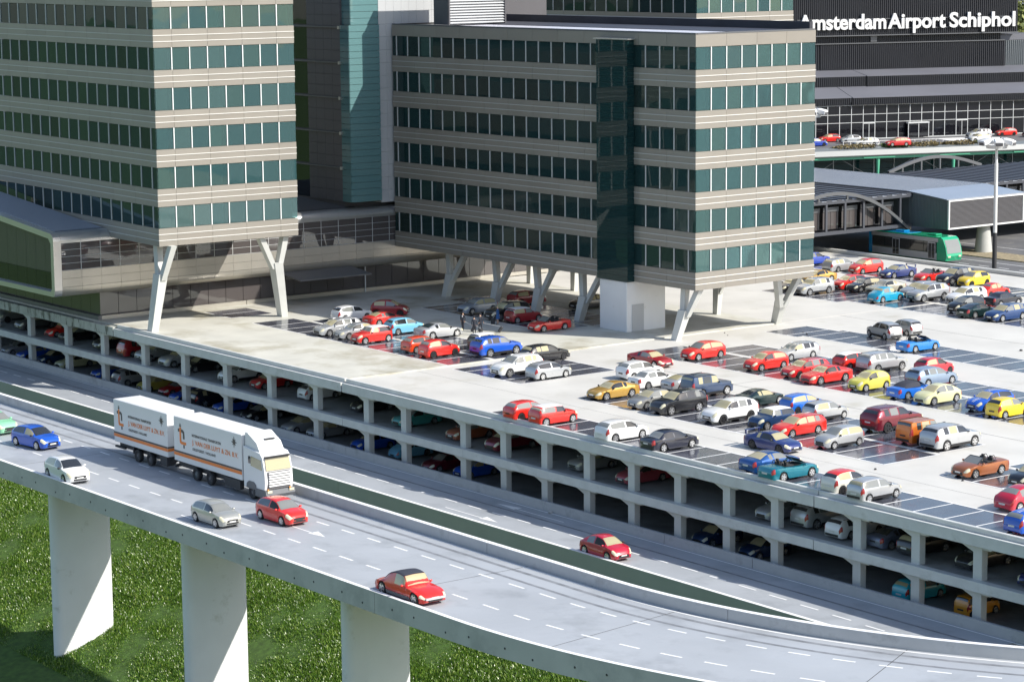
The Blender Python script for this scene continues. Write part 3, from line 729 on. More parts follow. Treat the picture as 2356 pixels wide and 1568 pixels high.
# end towards the road: frame outline and glass
fo = [(-246, 2.9)]+[(-213.7, 2.9)]+arc(-213.4, 3.25, .35, -80, -5, 3)+[(-213.0, 3.5), (-213.0, 8.05)]+arc(-213.75, 8.12, .75, 0, 90, 6)+[(-246, 11.6)]
fi = [(-246, 3.35), (-213.85, 3.35), (-213.6, 3.6), (-213.55, 7.9), (-214.0, 8.35), (-246, 11.1)]
def ring_frame(outer, inner, y0, y1):
    bm = bmesh.new()
    def mk(pts, y): return [bm.verts.new((x, y, z)) for x, z in pts]
    o0, o1 = mk(outer, y0), mk(outer, y1)
    n = len(outer)
    for i in range(n-1): bm.faces.new((o0[i], o0[i+1], o1[i+1], o1[i]))
    i0, i1 = mk(inner, y0), mk(inner, y1); k = len(inner)
    for i in range(k-1): bm.faces.new((i1[i], i1[i+1], i0[i+1], i0[i]))
    def near(j): return min(k-1, max(0, round(j*(k-1)/(n-1))))
    for a, b in ((o0, i0), (o1, i1)):
        j = 0
        for i in range(n-1):
            t_ = near(i+1)
            if t_ == j: bm.faces.new((a[i], a[i+1], b[j]))
            else: bm.faces.new((a[i], a[i+1], b[t_], b[j]))
            j = t_
    bmesh.ops.recalc_face_normals(bm, faces=bm.faces[:]); me = bpy.data.meshes.new('end_frame'); bm.to_mesh(me); bm.free()
    return me
add('end_frame', ring_frame(fo, fi, 106.55, 107.34), M['metal_light'], pod)
for i in range(16):
    x1 = -213.62-i*2.0; x0 = x1-1.97
    zt = 8.1+(-213.62-(x0+x1)/2)*0.11
    zq0, zq1 = 8.2+(-213.9-x0)*.087, 8.2+(-213.9-x1)*.087
    tl_ = lambda z: 107.0
    add('end_pane', mesh('pane', [(x0, tl_(5.1), 5.1), (x1, tl_(5.1), 5.1), (x1, tl_(zq1), zq1), (x0, tl_(zq0), zq0)], [(0, 1, 2, 3)]), M['glass_brown'], pod)
    add('end_pane', mesh('pane', [(x0, tl_(3.36), 3.36), (x1, tl_(3.36), 3.36), (x1, tl_(5.07), 5.07), (x0, tl_(5.07), 5.07)], [(0, 1, 2, 3)]), M['glass_black'], pod)
    box('lower_pane', pod, M['glass_brown'], -214.7-i*2-1.97, -214.7-i*2, 112.1, 112.13, .5, 2.9)
box('plinth', pod, M['metal_dark'], -246, -214.4, 111.7, 112.08, .1, .48)
add('soffit', prism([(-246, 2.9), (-213.9, 2.9), (-213.9, 2.94), (-246, 2.94)], 107.35, 112.1, 'y'), M['metal'], pod)
# ribbed roof
def ribs(x0, z0, x1, z1, ya, yb, pitch):
    n = int((yb-ya)/pitch); V, Fc = [], []
    for i in range(n):
        y = ya+i*pitch
        for (yy_, h) in ((y, -.06), (y+pitch*.45, -.06), (y+pitch*.5, .12), (y+pitch*.95, .12)):
            V += [(x0, yy_, z0+h), (x1, yy_, z1+h)]
    m = len(V)//2
    return mesh('ribs', V, [(2*i, 2*i+1, 2*i+3, 2*i+2) for i in range(m-1)])
add('ribbed_roof', ribs(-214.3, 8.84, -246, 11.55, 107.35, 112.4, .24), M['corrug'], pod)
add('ribbed_roof', ribs(-214.3, 8.84, -234, 9.8, 124.0, 141.4, .24), M['metal_dark'], pod)
add('canopy', prism([(-213.0, 3.02), (-209.2, 2.62), (-209.2, 2.74), (-213.0, 3.16)], 131.2, 139.6, 'y'), M['metal_dark'], pod)
add('canopy_post', tube((-214.3, 142.2, .1), (-214.3, 142.2, 2.75), .07), M['mullion_grey'], pod)
# ================================================================== TERMINAL
TF = frame(-283.1, 284.4, d2r(71.59))
ter = thing('airport_terminal', 'dark ribbed terminal building with white rooftop lettering and a glass front', 'building', (-288, 292, 4.5))
def corr(w0, w1, z0, z1, y, pitch=.36, dep=.13):
    n = int((w1-w0)/pitch); V = []
    for i in range(n):
        w = w0+i*pitch
        for ww, dd in ((w, 0), (w+pitch*.5, 0), (w+pitch*.55, dep), (w+pitch*.95, dep)):
            V += [(ww, y-dd, z0), (ww, y-dd, z1)]
    m = len(V)//2
    return mesh('corrugation', V, [(2*i, 2*i+2, 2*i+3, 2*i+1) for i in range(m-1)])
def TB(name, m, w0, w1, y0, y1, z0, z1, parent=None, bev=0): return box(name, parent or ter, m, w0, w1, y0, y1, z0, z1, TF, bev)
def TA(name, me, m, parent=None): return add(name, me, m, parent or ter, wm=TF.copy())
tag(add('upper_road', boxmesh(150, 13.7, .5), M['asphalt'], None, wm=TF @ Matrix.Translation((15, -6.85, 4.24))), kind='structure')
# curtain wall
zr = [4.55, 7.10, 8.38, 9.80]
wl = [-8.38+2.04*k for k in range(-3, 22)]
TB('back_wall', M['chassis'], -60, 90, 4.0, 4.3, 4, 10)
for i in range(len(wl)-1):
    door = abs(wl[i]+2.1) < .6 or abs(wl[i]-14.06) < .6
    for k in range(3):
        if k == 0 and door:
            for h in (0, 1): TB('door_leaf', M['glass_black'], wl[i]+.06+h*1.0, wl[i]+.98+h*1.0, -.04, -.02, 4.6, 6.9)
            TB('door_frame', M['mullion_grey'], wl[i]+.98, wl[i]+1.06, -.08, -.05, 4.5, 6.95); TB('door_frame', M['mullion_grey'], wl[i], wl[i]+2.04, -.08, -.05, 6.9, 7.1)
            continue
        TB('pane', M['glass_black'], wl[i]+.04, wl[i+1]-.04, 0, .02, zr[k]+.03, zr[k+1]-.03)
    TB('mullion', M['mullion_grey'], wl[i]-.05, wl[i]+.05, -.07, .03, 4.5, 9.9)
for z in zr: TB('transom', M['mullion_grey'], wl[0], wl[-1], -.06, .03, z-.04, z+.04)
TB('plinth', M['mullion_grey'], -60, 90, -.2, -.08, 4.49, 4.62)
TB('porch', M['mullion_grey'], 5.2, 8.9, -.9, -.1, 6.75, 6.95)
for w in (5.2, 8.75, 7.0): TB('porch_post', M['mullion_grey'], w, w+.1, -.85, -.75, 4.5, 6.75)
TB('porch_glass', M['glass_black'], 5.35, 8.7, -.80, -.78, 4.6, 6.7)
# stepped roofs and ribbed fascias
for a, b, ya in ((-60, -4.5, -.2), (-4.4, 90, -.55)):
    TA('ribbed_fascia', corr(a, b, 9.92, 11.02, ya), M['terminal']); TB('fascia_back', M['terminal'], a, b, ya+.02, ya+.5, 9.9, 11.03)
    TA('roof', prism([(ya-.2, 11.04), (5.2, 12.5), (5.2, 12.4), (ya-.2, 10.98)], a, b, 'x'), M['terminal_roof'])
for a, b, ya in ((-60, .6, 5.0), (.7, 90, 4.75)):
    TA('ribbed_fascia', corr(a, b, 12.45, 14.05, ya), M['terminal']); TB('fascia_back', M['terminal'], a, b, ya+.02, ya+.5, 12.3, 14.06)
    TA('roof', prism([(ya-.15, 14.07), (10.2, 14.85), (10.2, 14.75), (ya-.15, 14.0)], a, b, 'x'), M['terminal_roof'])
for a, b, y in ((-60, -5.2, 10.0), (-5.1, 28.2, 9.9), (28.3, 90, 10.3)):
    TA('ribbed_wall', corr(a, b, 14.8, 18.9, y), M['terminal'] if b < 60 else M['bluegrey']); TB('wall', M['terminal'], a, b, y+.02, y+5, 14.7, 18.92)
TB('ledge', M['metal_dark'], -60, 28, 9.6, 10.4, 18.93, 19.06)
TA('ribbed_wall', corr(-60, 27.5, 19.06, 20.3, 10.3), M['terminal']); TB('wall', M['terminal'], -60, 27.5, 10.32, 14, 19.06, 20.3)
TB('vent_box', M['metal_dark'], 3.9, 5.0, 10.0, 10.2, 19.2, 20.1)
TA('ribbed_wall', corr(-24, 30.2, 20.3, 30, 9.6), M['terminal']); TB('wall', M['terminal'], -24, 30.2, 9.62, 14, 20.3, 30)
TB('ledge', M['metal_dark'], -24, 30.25, 9.3, 9.6, 20.18, 20.32)
TB('annex_roof', M['terminal_roof'], 27.6, 90, 10.4, 16, 18.95, 19.9)
for word, w0, w1 in (('Amsterdam', -9.26, 6.15), ('Airport', 6.45, 16.8), ('Schiphol', 17.5, 29.5)):
    me = text_mesh(word, w1-w0, 2.36, .3, 0.028)
    add('lettering', me, M['white'], ter, wm=TF @ Matrix.Translation((w0, 9.18, 21.32)) @ Matrix.Rotation(math.pi/2, 4, 'X'))
for z in (21.25, 22.8): TB('letter_rail', M['metal_dark'], -9.3, 29.6, 9.36, 9.44, z, z+.1)
# edge of the upper road, planting, green hall below
TA('edge_fascia', prism([(-13.7, 4.48), (-14.9, 4.1), (-15.3, 3.35), (-14.9, 3.3), (-13.6, 3.9)], -60, 90, 'x'), M['bluegrey'])
TB('gutter', M['metal_dark'], -60, 90, -15.34, -15.05, 3.22, 3.29)
TB('green_beam', M['green'], -60, 90, -14.9, -14.5, 2.75, 3.15)
for i in range(12):
    w = -32.5+12.75*i
    add('green_column', tube((w, -14.7, -1), (w, -14.7, 2.8), .14, .30), M['green'], ter, wm=TF.copy())
    TB('green_bracket', M['green'], w-2.6, w+2.6, -15.2, -14.2, 2.92, 3.06)
    for s in (-1, 1): add('brace_rod', tube((w, -14.7, -.6), (w+s*6.3, -14.7, 2.9), .022, n=6), M['metal_dark'], ter, wm=TF.copy())
TB('hall_wall', M['chassis'], -60, 90, -11.0, -10.8, -1, 4)
for i in range(30):
    w = -40+3.4*i
    for k in range(5): TB('hall_pane', M['glass_bay'], w+.05, w+3.35, -11.3, -11.27, -1+k*.95+.03, -1+(k+1)*.95-.03)
    TB('hall_strut', M['mullion_grey'], w-.04, w+.04, -11.42, -11.32, -1, 3.9)
# railing
rl = thing('railing', 'white railing along the upper terminal road', 'railing', tuple(TF @ Vector((-4, -13.0, 4.5))))
TB('rail', M['white'], -12, 8.5, -13.05, -12.97, 5.22, 5.30, rl)
for i in range(18): TB('post', M['white'], -12+i*1.2, -12+i*1.2+.07, -13.04, -12.98, 4.48, 5.22, rl)
TB('crossing', M['line'], 8.4, 17.5, -9.4, -4.6, 4.494, 4.50, None)
def leafclump(n, rx, ry, rz_, seed, size, shell=.55):
    rs = np.random.RandomState(seed)
    d = rs.normal(size=(n, 3)); d /= np.linalg.norm(d, axis=1)[:, None]
    r = rs.uniform(shell, 1, n)**.6
    lump = 1+.28*np.sin(d[:, 0]*5+seed)*np.cos(d[:, 1]*4+d[:, 2]*3)
    P = d*(r*lump)[:, None]*np.array([rx, ry, rz_])
    a = rs.normal(size=(n, 3)); a /= np.linalg.norm(a, axis=1)[:, None]
    b = np.cross(a, d+rs.normal(size=(n, 3))*.6); b /= np.linalg.norm(b, axis=1)[:, None]+1e-6
    s = rs.uniform(.6, 1.3, n)[:, None]*size
    V = np.stack([P-a*s, P+b*s*.6, P+a*s, P-b*s*.6], 1).reshape(-1, 3)
    me = bpy.data.meshes.new('leaves'); me.from_pydata(V.tolist(), [], np.arange(n*4).reshape(-1, 4).tolist()); me.update()
    return me
def leaf_mat(name, c0, c1):
    m = bpy.data.materials.new(name); m.use_nodes = True; n = m.node_tree; b = n.nodes['Principled BSDF']
    geo = n.nodes.new('ShaderNodeNewGeometry'); crp = n.nodes.new('ShaderNodeValToRGB'); e = crp.color_ramp.elements
    e[0].color = (*c0, 1); e[1].color = (*c1, 1)
    n.links.new(geo.outputs['Random Per Island'], crp.inputs[0]); n.links.new(crp.outputs[0], b.inputs['Base Color']); b.inputs['Roughness'].default_value = .6
    return m
LM = leaf_mat('leaf_green', (.03, .07, .012), (.13, .19, .04)); LB = leaf_mat('leaf_brown', (.10, .08, .03), (.26, .2, .09)); LT = leaf_mat('leaf_tree', (.05, .09, .02), (.24, .26, .07))
for i, (w, L, m, lab) in enumerate(((-10.5, 3.6, LB, 'brown low planting at the railing end of the terminal road'), (-3.6, 2.6, LM, 'green low shrub beside the end of the white railing'), (1.2, 3.4, LB, 'brownish planting strip between two green shrubs'), (7.6, 3.8, LB, 'brown planting strip in front of the zebra crossing'), (13.2, 3.6, LM, 'green shrub in front of the silver off-road car'), (26.0, 2.5, LM, 'green shrub at the far end of the terminal road'))):
    tag(add('low_shrub', leafclump(900, L, .75, .42, 20+i, .16), m, None, wm=TF @ Matrix.Translation((w, -13.8, 4.55)) @ Matrix.Rotation(0, 4, 'Z')), lab, 'shrub', 'planting along the terminal road')
for i, (w, y, h, r, lab) in enumerate(((35.5, 22, 29, 5.5, 'pale green tree behind the corner of the rooftop sign'), (46, 30, 24, 6.5, 'wide dark tree behind the terminal annex'))):
    b0 = TF @ Vector((w, y, -1))
    t = thing('broadleaf_tree', lab, 'tree', tuple(b0), group='trees behind the terminal')
    add('trunk', tube((0, 0, 0), (0.4, 0, h*.8), .7, .18, 10), M['chassis'], t, wm=Matrix.Translation(b0))
    for k in range(5):
        a = k*1.4; add('limb', tube((.2, 0, h*(.45+.07*k)), (r*.7*math.cos(a), r*.7*math.sin(a), h*(.62+.08*k)), .28, .06, 7), M['chassis'], t, wm=Matrix.Translation(b0))
    add('crown', leafclump(5200, r, r, h*.42, 40+i, .42, .25), LT if i == 0 else LM, t, wm=Matrix.Translation(b0+Vector((0, 0, h*.66))))

# ================================================================== COVERED FOOTBRIDGES
fb = thing('covered_footbridge', 'blue grey covered footbridge ending in a louvred box above the bus', 'footbridge', (-201.5, 220.7, -1))
add('wall', prism([(-255, 2.3), (-200.62, 2.3), (-200.62, 5.72), (-206.8, 6.30), (-255, 6.30)], 213.2, 225.9, 'y'), M['bluegrey'], fb)
add('roof', prism([(-255, 6.305), (-206.75, 6.305), (-206.75, 6.40), (-255, 6.40)], 212.9, 226.2, 'y'), M['blueroof'], fb)
add('roof', prism([(-206.74, 6.305), (-200.5, 5.73), (-200.5, 5.82), (-206.74, 6.40)], 212.95, 226.15, 'y'), M['blueroof'], fb)
V = []
n = 26
for i in range(n):
    x = -206.8+i*6.15/n; p_ = 6.15/n
    zt = 6.28-.58*(x+206.8)/6.2
    for xx, dd in ((x, .01), (x+p_*.5, .01), (x+p_*.55, .10), (x+p_*.95, .10)): V += [(xx, 213.2-dd, 2.31), (xx, 213.2-dd, zt)]
add('ribbed_side', mesh('ribs', V, [(2*i, 2*i+2, 2*i+3, 2*i+1) for i in range(len(V)//2-1)]), M['bluegrey'], fb)
box('roof_fascia', fb, M['truss'], -255, -206.85, 212.95, 213.15, 5.85, 6.30)
for z0, z1, y0, y1 in ((2.32, 2.50, 213.2, 225.9), (5.52, 5.70, 213.2, 225.9)): box('louvre_frame', fb, M['white'], -200.61, -200.40, y0, y1, z0, z1)
for y in (213.2, 225.72): box('louvre_frame', fb, M['white'], -200.61, -200.39, y, y+.18, 2.505, 5.515)
for i in range(22):
    z = 2.52+i*.136
    add('louvre', prism([(-200.6, z), (-200.45, z), (-200.45, z+.03), (-200.6, z+.12)], 213.4, 225.7, 'y'), M['louvre'], fb)
add('pier', tube((-201.9, 220.7, -1), (-201.9, 220.7, 2.3), 1.05, .72, 24), M['concrete'], fb)
for y in (212.3,): add('pier', tube((-206.2, y, -1), (-206.2, y, 1.6), .62, .52, 20), M['concrete'], fb)
add('pier', tube((-216, 222, -1), (-216, 222, 2.3), .9, .8, 16), M['concrete'], fb)

def truss_bridge(label, xf, xb, y0, y1, zb, zt, arch, base, cross=True):
    t = thing('truss_bridge', label, 'footbridge', base)
    box('bottom_chord', t, M['truss'], xf-.25, xf, y0, y1, zb-.05, zb+.35); box('top_chord', t, M['truss'], xf-.25, xf+.05, y0, y1, zt-.3, zt)
    box('floor', t, M['truss'], xb, xf-.3, y0, y1, zb, zb+.2); box('inner_wall', t, M['chassis'], xf-5.2, xf-5.0, y0, y1, zb+.2, zt-.2)
    n = int((y1-y0)/2.95)
    for i in range(n+1):
        y = y0+i*2.95
        box('post', t, M['truss'], xf-.2, xf+.02, y, y+.28, zb+.35, zt-.3)
        if i < n:
            for h in range(2): box('pane', t, M['glass_brown'], xf-.9, xf-.87, y+.4+h*1.22, y+1.56+h*1.22, zb+.5, zt-1.3)
            box('inner_rail', t, M['metal_dark'], xf-.86, xf-.8, y+.4, y+2.8, zt-1.25, zt-.75)
    k = 0; y = y0
    while y < y1-.5:
        box('roof_slat', t, M['corrug'] if k % 2 else M['truss'], xb, xf-.05, y, y+.78, zt+.005, zt+(.05 if k % 2 else .16)); y += .80; k += 1
    if arch:
        pts = arch; r = .2
        V, Fc = [], []
        for j, (yy_, zz_) in enumerate(pts):
            V += [(arch_x-.16, yy_, zz_-.2), (arch_x+.16, yy_, zz_-.2), (arch_x+.16, yy_, zz_+.2), (arch_x-.16, yy_, zz_+.2)]
            if j:
                for q in range(4): Fc.append((4*(j-1)+q, 4*(j-1)+(q+1) % 4, 4*j+(q+1) % 4, 4*j+q))
        add('arch', mesh('arch', V, Fc), M['metal_dark'], t)
        for j in range(3, len(pts)-2, 4):
            if pts[j][1] > zt+.4: box('hanger', t, M['metal_dark'], arch_x-.08, arch_x+.08, pts[j][0]-.1, pts[j][0]+.1, zt+.1, pts[j][1]-.2)
    return t
arch_x = -205.8
truss_bridge('dark steel truss walkway with a curved arch before the footbridge', -206.0, -222, 196.2, 213.1, 2.3, 6.05, [(190+i*1.12, 6.95-((i*1.12-10.2)/5.65)**2*(1.0 if i*1.12 < 10.2 else 1.0)*1.08) for i in range(0, 21)], (-206.2, 204, 2.3))
arch_x = -226.2
truss_bridge('dark slatted walkway roof with an arch behind the footbridge', -208.9, -226.0, 226.3, 262, 2.0, 6.05, [(229.5+i*.85, 6.2+1.55*math.sin(math.pi*i/20)) for i in range(21)], (-209.1, 240, 2.0))

# ================================================================== ROAD BEHIND THE DECK
apr = bpy.data.objects['apron_ground']
for i in range(16):
    X = -200+i*3.0
    box('lane_dash', apr, M['line'], X, X+1.5, 211.3, 211.45, -1.0+.004-.0, -.992)
    box('lane_dash', apr, M['line'], X, X+1.5, 208.0, 208.15, -.996, -.992)
box('edge_line', apr, M['line'], -205, -120, 214.3, 214.45, -.996, -.992)
box('edge_line', apr, M['line'], -205, -120, 205.2, 205.35, -.996, -.992)
box('edge_line', apr, M['line'], -230, -120, 225.8, 225.95, -.996, -.992)
tag(add('gravel_strip', boxmesh(60, 4.6, .12), M['gravel'], None, (-185, 219.2, -.95)), kind='structure')

def lamp_post(x, y, lab):
    t = thing('lamp_post', lab, 'lamp post', (x, y, -1), group='tall floodlight masts')
    add('base', tube((x, y, -1), (x, y, 3.2), .26, .24, 16), M['chassis'], t)
    add('pole', tube((x, y, 3.2), (x, y, 10.9), .22, .2, 16), M['offwhite'], t); add('pole_top', tube((x, y, 10.9), (x, y, 13.2), .16, .15, 12), M['white'], t)
    add('collar', tube((x, y, 12.5), (x, y, 12.9), 1.1, 1.25, 16), M['white'], t)
    for k in range(6):
        a = k*math.pi/3+.35
        wm = Matrix.Translation((x+1.45*math.cos(a), y+1.45*math.sin(a), 13.25)) @ Matrix.Rotation(a, 4, 'Z') @ Matrix.Rotation(d2r(14), 4, 'Y')
        fl = add('floodlight', boxmesh(1.25, .95, .55, .08), M['white'], t, wm=wm)
        add('lens', boxmesh(.05, .8, .34), M['louvre'], fl, wm=wm @ Matrix.Translation((.64, 0, -.06)))
lamp_post(-189.8, 209.3, 'tall white floodlight mast with a black foot beside the bus road')
lamp_post(-240.6, 230.0, 'white floodlight mast almost hidden behind the beige tower edge')

# ================================================================== BUS
bus = thing('bus', 'green and blue city bus with black windows behind the deck edge', 'bus', (-203, 210.3, -1))
bz = -1.0
def bus_body():
    # side profile (x,z), nose at +x
    pr_ = [(-209.0, bz+.35), (-196.95, bz+.35), (-196.72, bz+.9), (-196.95, bz+1.9), (-197.35, bz+2.75), (-197.7, bz+3.0), (-208.8, bz+3.0), (-209.0, bz+2.8)]
    return prism(pr_, 209.1, 211.6, 'y')
add('body', bus_body(), M['bus_green'], bus)
box('rear_shell', bus, M['bus_blue'], -209.06, -208.4, 209.04, 211.66, bz+.4, bz+2.98, bev=.06)
box('side_skirt', bus, M['silver'], -208.5, -198.3, 209.05, 209.098, bz+.4, bz+1.15); box('side_band', bus, M['silver'], -208.6, -198.1, 209.04, 209.098, bz+2.42, bz+2.86)
for i in range(5): box('window', bus, M['g_dark'], -208.45+i*2.04, -208.45+(i+1)*2.04-.05, 209.04, 209.097, bz+1.17, bz+2.40)
for x in (-205.2, -199.6):
    d_ = box('door', bus, M['silver'], x, x+1.15, 209.0, 209.035, bz+.42, bz+2.38)
    for h in (0, 1): box('door_glass', d_, M['g_dark'], x+.09+h*.52, x+.54+h*.52, 208.985, 208.999, bz+.55, bz+2.25)
add('windscreen', mesh('ws', [(-196.79, 209.22, bz+1.2), (-196.79, 211.48, bz+1.2), (-196.95, 211.48, bz+1.9), (-196.95, 209.22, bz+1.9), (-197.33, 211.44, bz+2.70), (-197.33, 209.26, bz+2.70)], [(0, 1, 2, 3), (3, 2, 4, 5)]), M['g_grey'], bus, wm=Matrix.Translation((.03, 0, 0)))
add('roof_panel', prism([(-208.6, 209.25), (-203.0, 209.25), (-203.0, 211.45), (-208.6, 211.45)], bz+3.0, bz+3.03), M['bus_blue'], bus)
for x, m in ((-205.6, M['bus_blue']), (-200.6, M['bus_green'])): box('roof_hatch', bus, m, x, x+1.4, 209.9, 210.9, bz+3.031, bz+3.2, bev=.06)
WH = lathe([(0, -.13), (.30, -.13), (.46, -.12), (.48, -.05), (.48, .05), (.46, .12), (0, .12)], 18)
for x in (-206.9, -199.0):
    for y in (209.25, 211.45): add('wheel', WH, M['tyre'], bus, (x, y, bz+.48))
for y in (209.5, 211.2): box('headlight', bus, M['lamp_clear'], -196.80, -196.70, y-.2, y+.2, bz+.75, bz+.95)
# ================================================================== CARS
def pchip(xs, ys):
    xs, ys = np.array(xs, float), np.array(ys, float); h = np.diff(xs); d = np.diff(ys)/h; m = np.zeros(len(xs))
    m[0], m[-1] = d[0], d[-1]
    for i in range(1, len(xs)-1):
        if d[i-1]*d[i] > 0:
            w1, w2 = 2*h[i]+h[i-1], h[i]+2*h[i-1]; m[i] = (w1+w2)/(w1/d[i-1]+w2/d[i])
    def fn(x):
        x = min(max(x, xs[0]), xs[-1]); i = min(max(int(np.searchsorted(xs, x))-1, 0), len(h)-1)
        t = (x-xs[i])/h[i]
        return float((1+2*t)*(1-t)**2*ys[i]+t*(1-t)**2*h[i]*m[i]+t*t*(3-2*t)*ys[i+1]+t*t*(t-1)*h[i]*m[i+1])
    return fn
# L, W, wheelbase, wheel radius, front axle x | profile from tail to nose: (x, z) | rear glass bottom x, top x, screen top x, screen base x | belt rear, front | roof width | clearance
TYPES = {
 'hatch': dict(L=4.05, W=1.72, wb=2.5, R=.31, xf=1.22, prof=[(-2.02, .72), (-1.93, .98), (-1.52, 1.34), (-1.2, 1.41), (-.35, 1.46), (.25, 1.39), (1.02, .98), (1.6, .88), (1.9, .74), (2.02, .60)], k=(-1.9, -1.48, .22, 1.05), belt=(.98, .88), rw=.68, b=-.25),
 'punto': dict(L=3.8, W=1.63, wb=2.45, R=.285, xf=1.18, prof=[(-1.9, .70), (-1.84, .95), (-1.58, 1.34), (-1.3, 1.42), (-.4, 1.45), (.15, 1.40), (.95, .98), (1.5, .87), (1.8, .70), (1.9, .58)], k=(-1.83, -1.56, .12, .98), belt=(.95, .88), rw=.70, b=-.28),
 'mpv': dict(L=3.95, W=1.68, wb=2.46, R=.30, xf=1.2, prof=[(-1.97, .72), (-1.9, 1.0), (-1.6, 1.36), (-1.3, 1.46), (-.3, 1.52), (.35, 1.43), (1.15, 1.02), (1.55, .92), (1.85, .76), (1.97, .6)], k=(-1.87, -1.55, .3, 1.18), belt=(1.0, .92), rw=.68, b=-.2),
 'f500': dict(L=3.6, W=1.65, wb=2.3, R=.30, xf=1.12, prof=[(-1.8, .70), (-1.72, 1.0), (-1.35, 1.36), (-1.05, 1.45), (-.3, 1.49), (.2, 1.42), (.92, 1.02), (1.35, .93), (1.68, .76), (1.8, .58)], k=(-1.68, -1.3, .16, .95), belt=(.98, .92), rw=.66, b=-.3),
 'mini': dict(L=3.65, W=1.69, wb=2.47, R=.305, xf=1.2, prof=[(-1.82, .70), (-1.77, .96), (-1.52, 1.32), (-1.35, 1.385), (-.3, 1.41), (.3, 1.37), (.78, .97), (1.4, .90), (1.72, .78), (1.82, .58)], k=(-1.74, -1.5, .28, .80), belt=(.95, .90), rw=.74, b=-.3),
 'smallbox': dict(L=3.3, W=1.5, wb=2.2, R=.27, xf=1.0, prof=[(-1.65, .70), (-1.6, .95), (-1.42, 1.38), (-1.25, 1.43), (-.2, 1.44), (.2, 1.40), (.85, .97), (1.3, .88), (1.58, .72), (1.65, .55)], k=(-1.6, -1.41, .16, .88), belt=(.95, .88), rw=.76, b=-.3),
 'newbeetle': dict(L=4.08, W=1.73, wb=2.51, R=.325, xf=1.22, prof=[(-2.04, .66), (-1.85, .93), (-1.35, 1.22), (-.9, 1.41), (-.2, 1.50), (.35, 1.42), (1.15, 1.02), (1.6, .90), (1.92, .70), (2.04, .52)], k=(-1.55, -.95, .32, 1.15), belt=(.94, .93), rw=.62, b=-.25),
 'oldbeetle': dict(L=4.05, W=1.57, wb=2.4, R=.32, xf=1.2, prof=[(-2.02, .52), (-1.8, .80), (-1.2, 1.16), (-.85, 1.38), (-.25, 1.48), (.35, 1.40), (.72, .98), (1.35, .88), (1.85, .70), (2.02, .46)], k=(-1.22, -.85, .36, .74), belt=(.95, .95), rw=.68, b=-.15),
 'sedan': dict(L=4.5, W=1.77, wb=2.65, R=.315, xf=1.38, prof=[(-2.25, .78), (-2.15, .98), (-1.6, 1.02), (-.95, 1.36), (-.3, 1.43), (.35, 1.37), (1.15, .97), (1.75, .86), (2.12, .72), (2.25, .56)], k=(-1.66, -.98, .32, 1.18), belt=(.96, .88), rw=.66, b=-.2),
 'wagon': dict(L=4.65, W=1.80, wb=2.68, R=.315, xf=1.42, prof=[(-2.32, .75), (-2.25, .98), (-1.92, 1.36), (-1.65, 1.43), (-.4, 1.48), (.35, 1.40), (1.15, .98), (1.8, .87), (2.18, .72), (2.32, .56)], k=(-2.2, -1.88, .32, 1.18), belt=(.98, .88), rw=.68, b=-.2),
 'suv': dict(L=4.72, W=1.92, wb=2.8, R=.37, xf=1.45, prof=[(-2.36, .90), (-2.28, 1.16), (-1.95, 1.55), (-1.65, 1.66), (-.4, 1.71), (.35, 1.62), (1.1, 1.16), (1.8, 1.06), (2.2, .90), (2.36, .66)], k=(-2.22, -1.92, .3, 1.14), belt=(1.16, 1.08), rw=.70, b=-.2),
 'boxsuv': dict(L=4.45, W=1.80, wb=2.6, R=.36, xf=1.36, prof=[(-2.22, .88), (-2.18, 1.12), (-2.02, 1.68), (-1.85, 1.755), (-.4, 1.77), (.25, 1.73), (.78, 1.12), (1.7, 1.08), (2.1, 1.0), (2.22, .70)], k=(-2.17, -2.0, .22, .80), belt=(1.14, 1.08), rw=.80, b=-.25),
 'minivan': dict(L=4.75, W=1.92, wb=2.85, R=.33, xf=1.5, prof=[(-2.37, .85), (-2.3, 1.1), (-2.05, 1.62), (-1.8, 1.71), (-.3, 1.74), (.55, 1.64), (1.45, 1.10), (1.9, .98), (2.25, .82), (2.37, .58)], k=(-2.27, -2.03, .5, 1.5), belt=(1.1, 1.0), rw=.74, b=-.1),
 'coupe': dict(L=4.4, W=1.82, wb=2.6, R=.325, xf=1.36, prof=[(-2.2, .74), (-2.1, .92), (-1.6, 1.02), (-.7, 1.28), (-.15, 1.32), (.3, 1.26), (1.0, .90), (1.7, .80), (2.08, .66), (2.2, .48)], k=(-1.62, -.72, .26, 1.02), belt=(.92, .82), rw=.62, b=-.45),
 'ds': dict(L=4.8, W=1.8, wb=3.12, R=.34, xf=1.62, prof=[(-2.4, .50), (-2.2, .72), (-1.55, .88), (-.95, 1.30), (-.2, 1.44), (.40, 1.38), (.88, .87), (1.5, .80), (2.1, .62), (2.4, .42)], k=(-1.5, -.98, .40, .90), belt=(.80, .78), rw=.74, b=-.35),
 'cabrio': dict(L=4.25, W=1.78, wb=2.5, R=.315, xf=1.28, prof=[(-2.12, .70), (-2.02, .92), (-1.5, .97), (-.9, .96), (-.2, .93), (.3, .93), (.95, .93), (1.6, .84), (2.0, .68), (2.12, .50)], k=(-1.5, -.9, .3, .95), belt=(.91, .86), rw=.80, b=-.3, open=1),
}
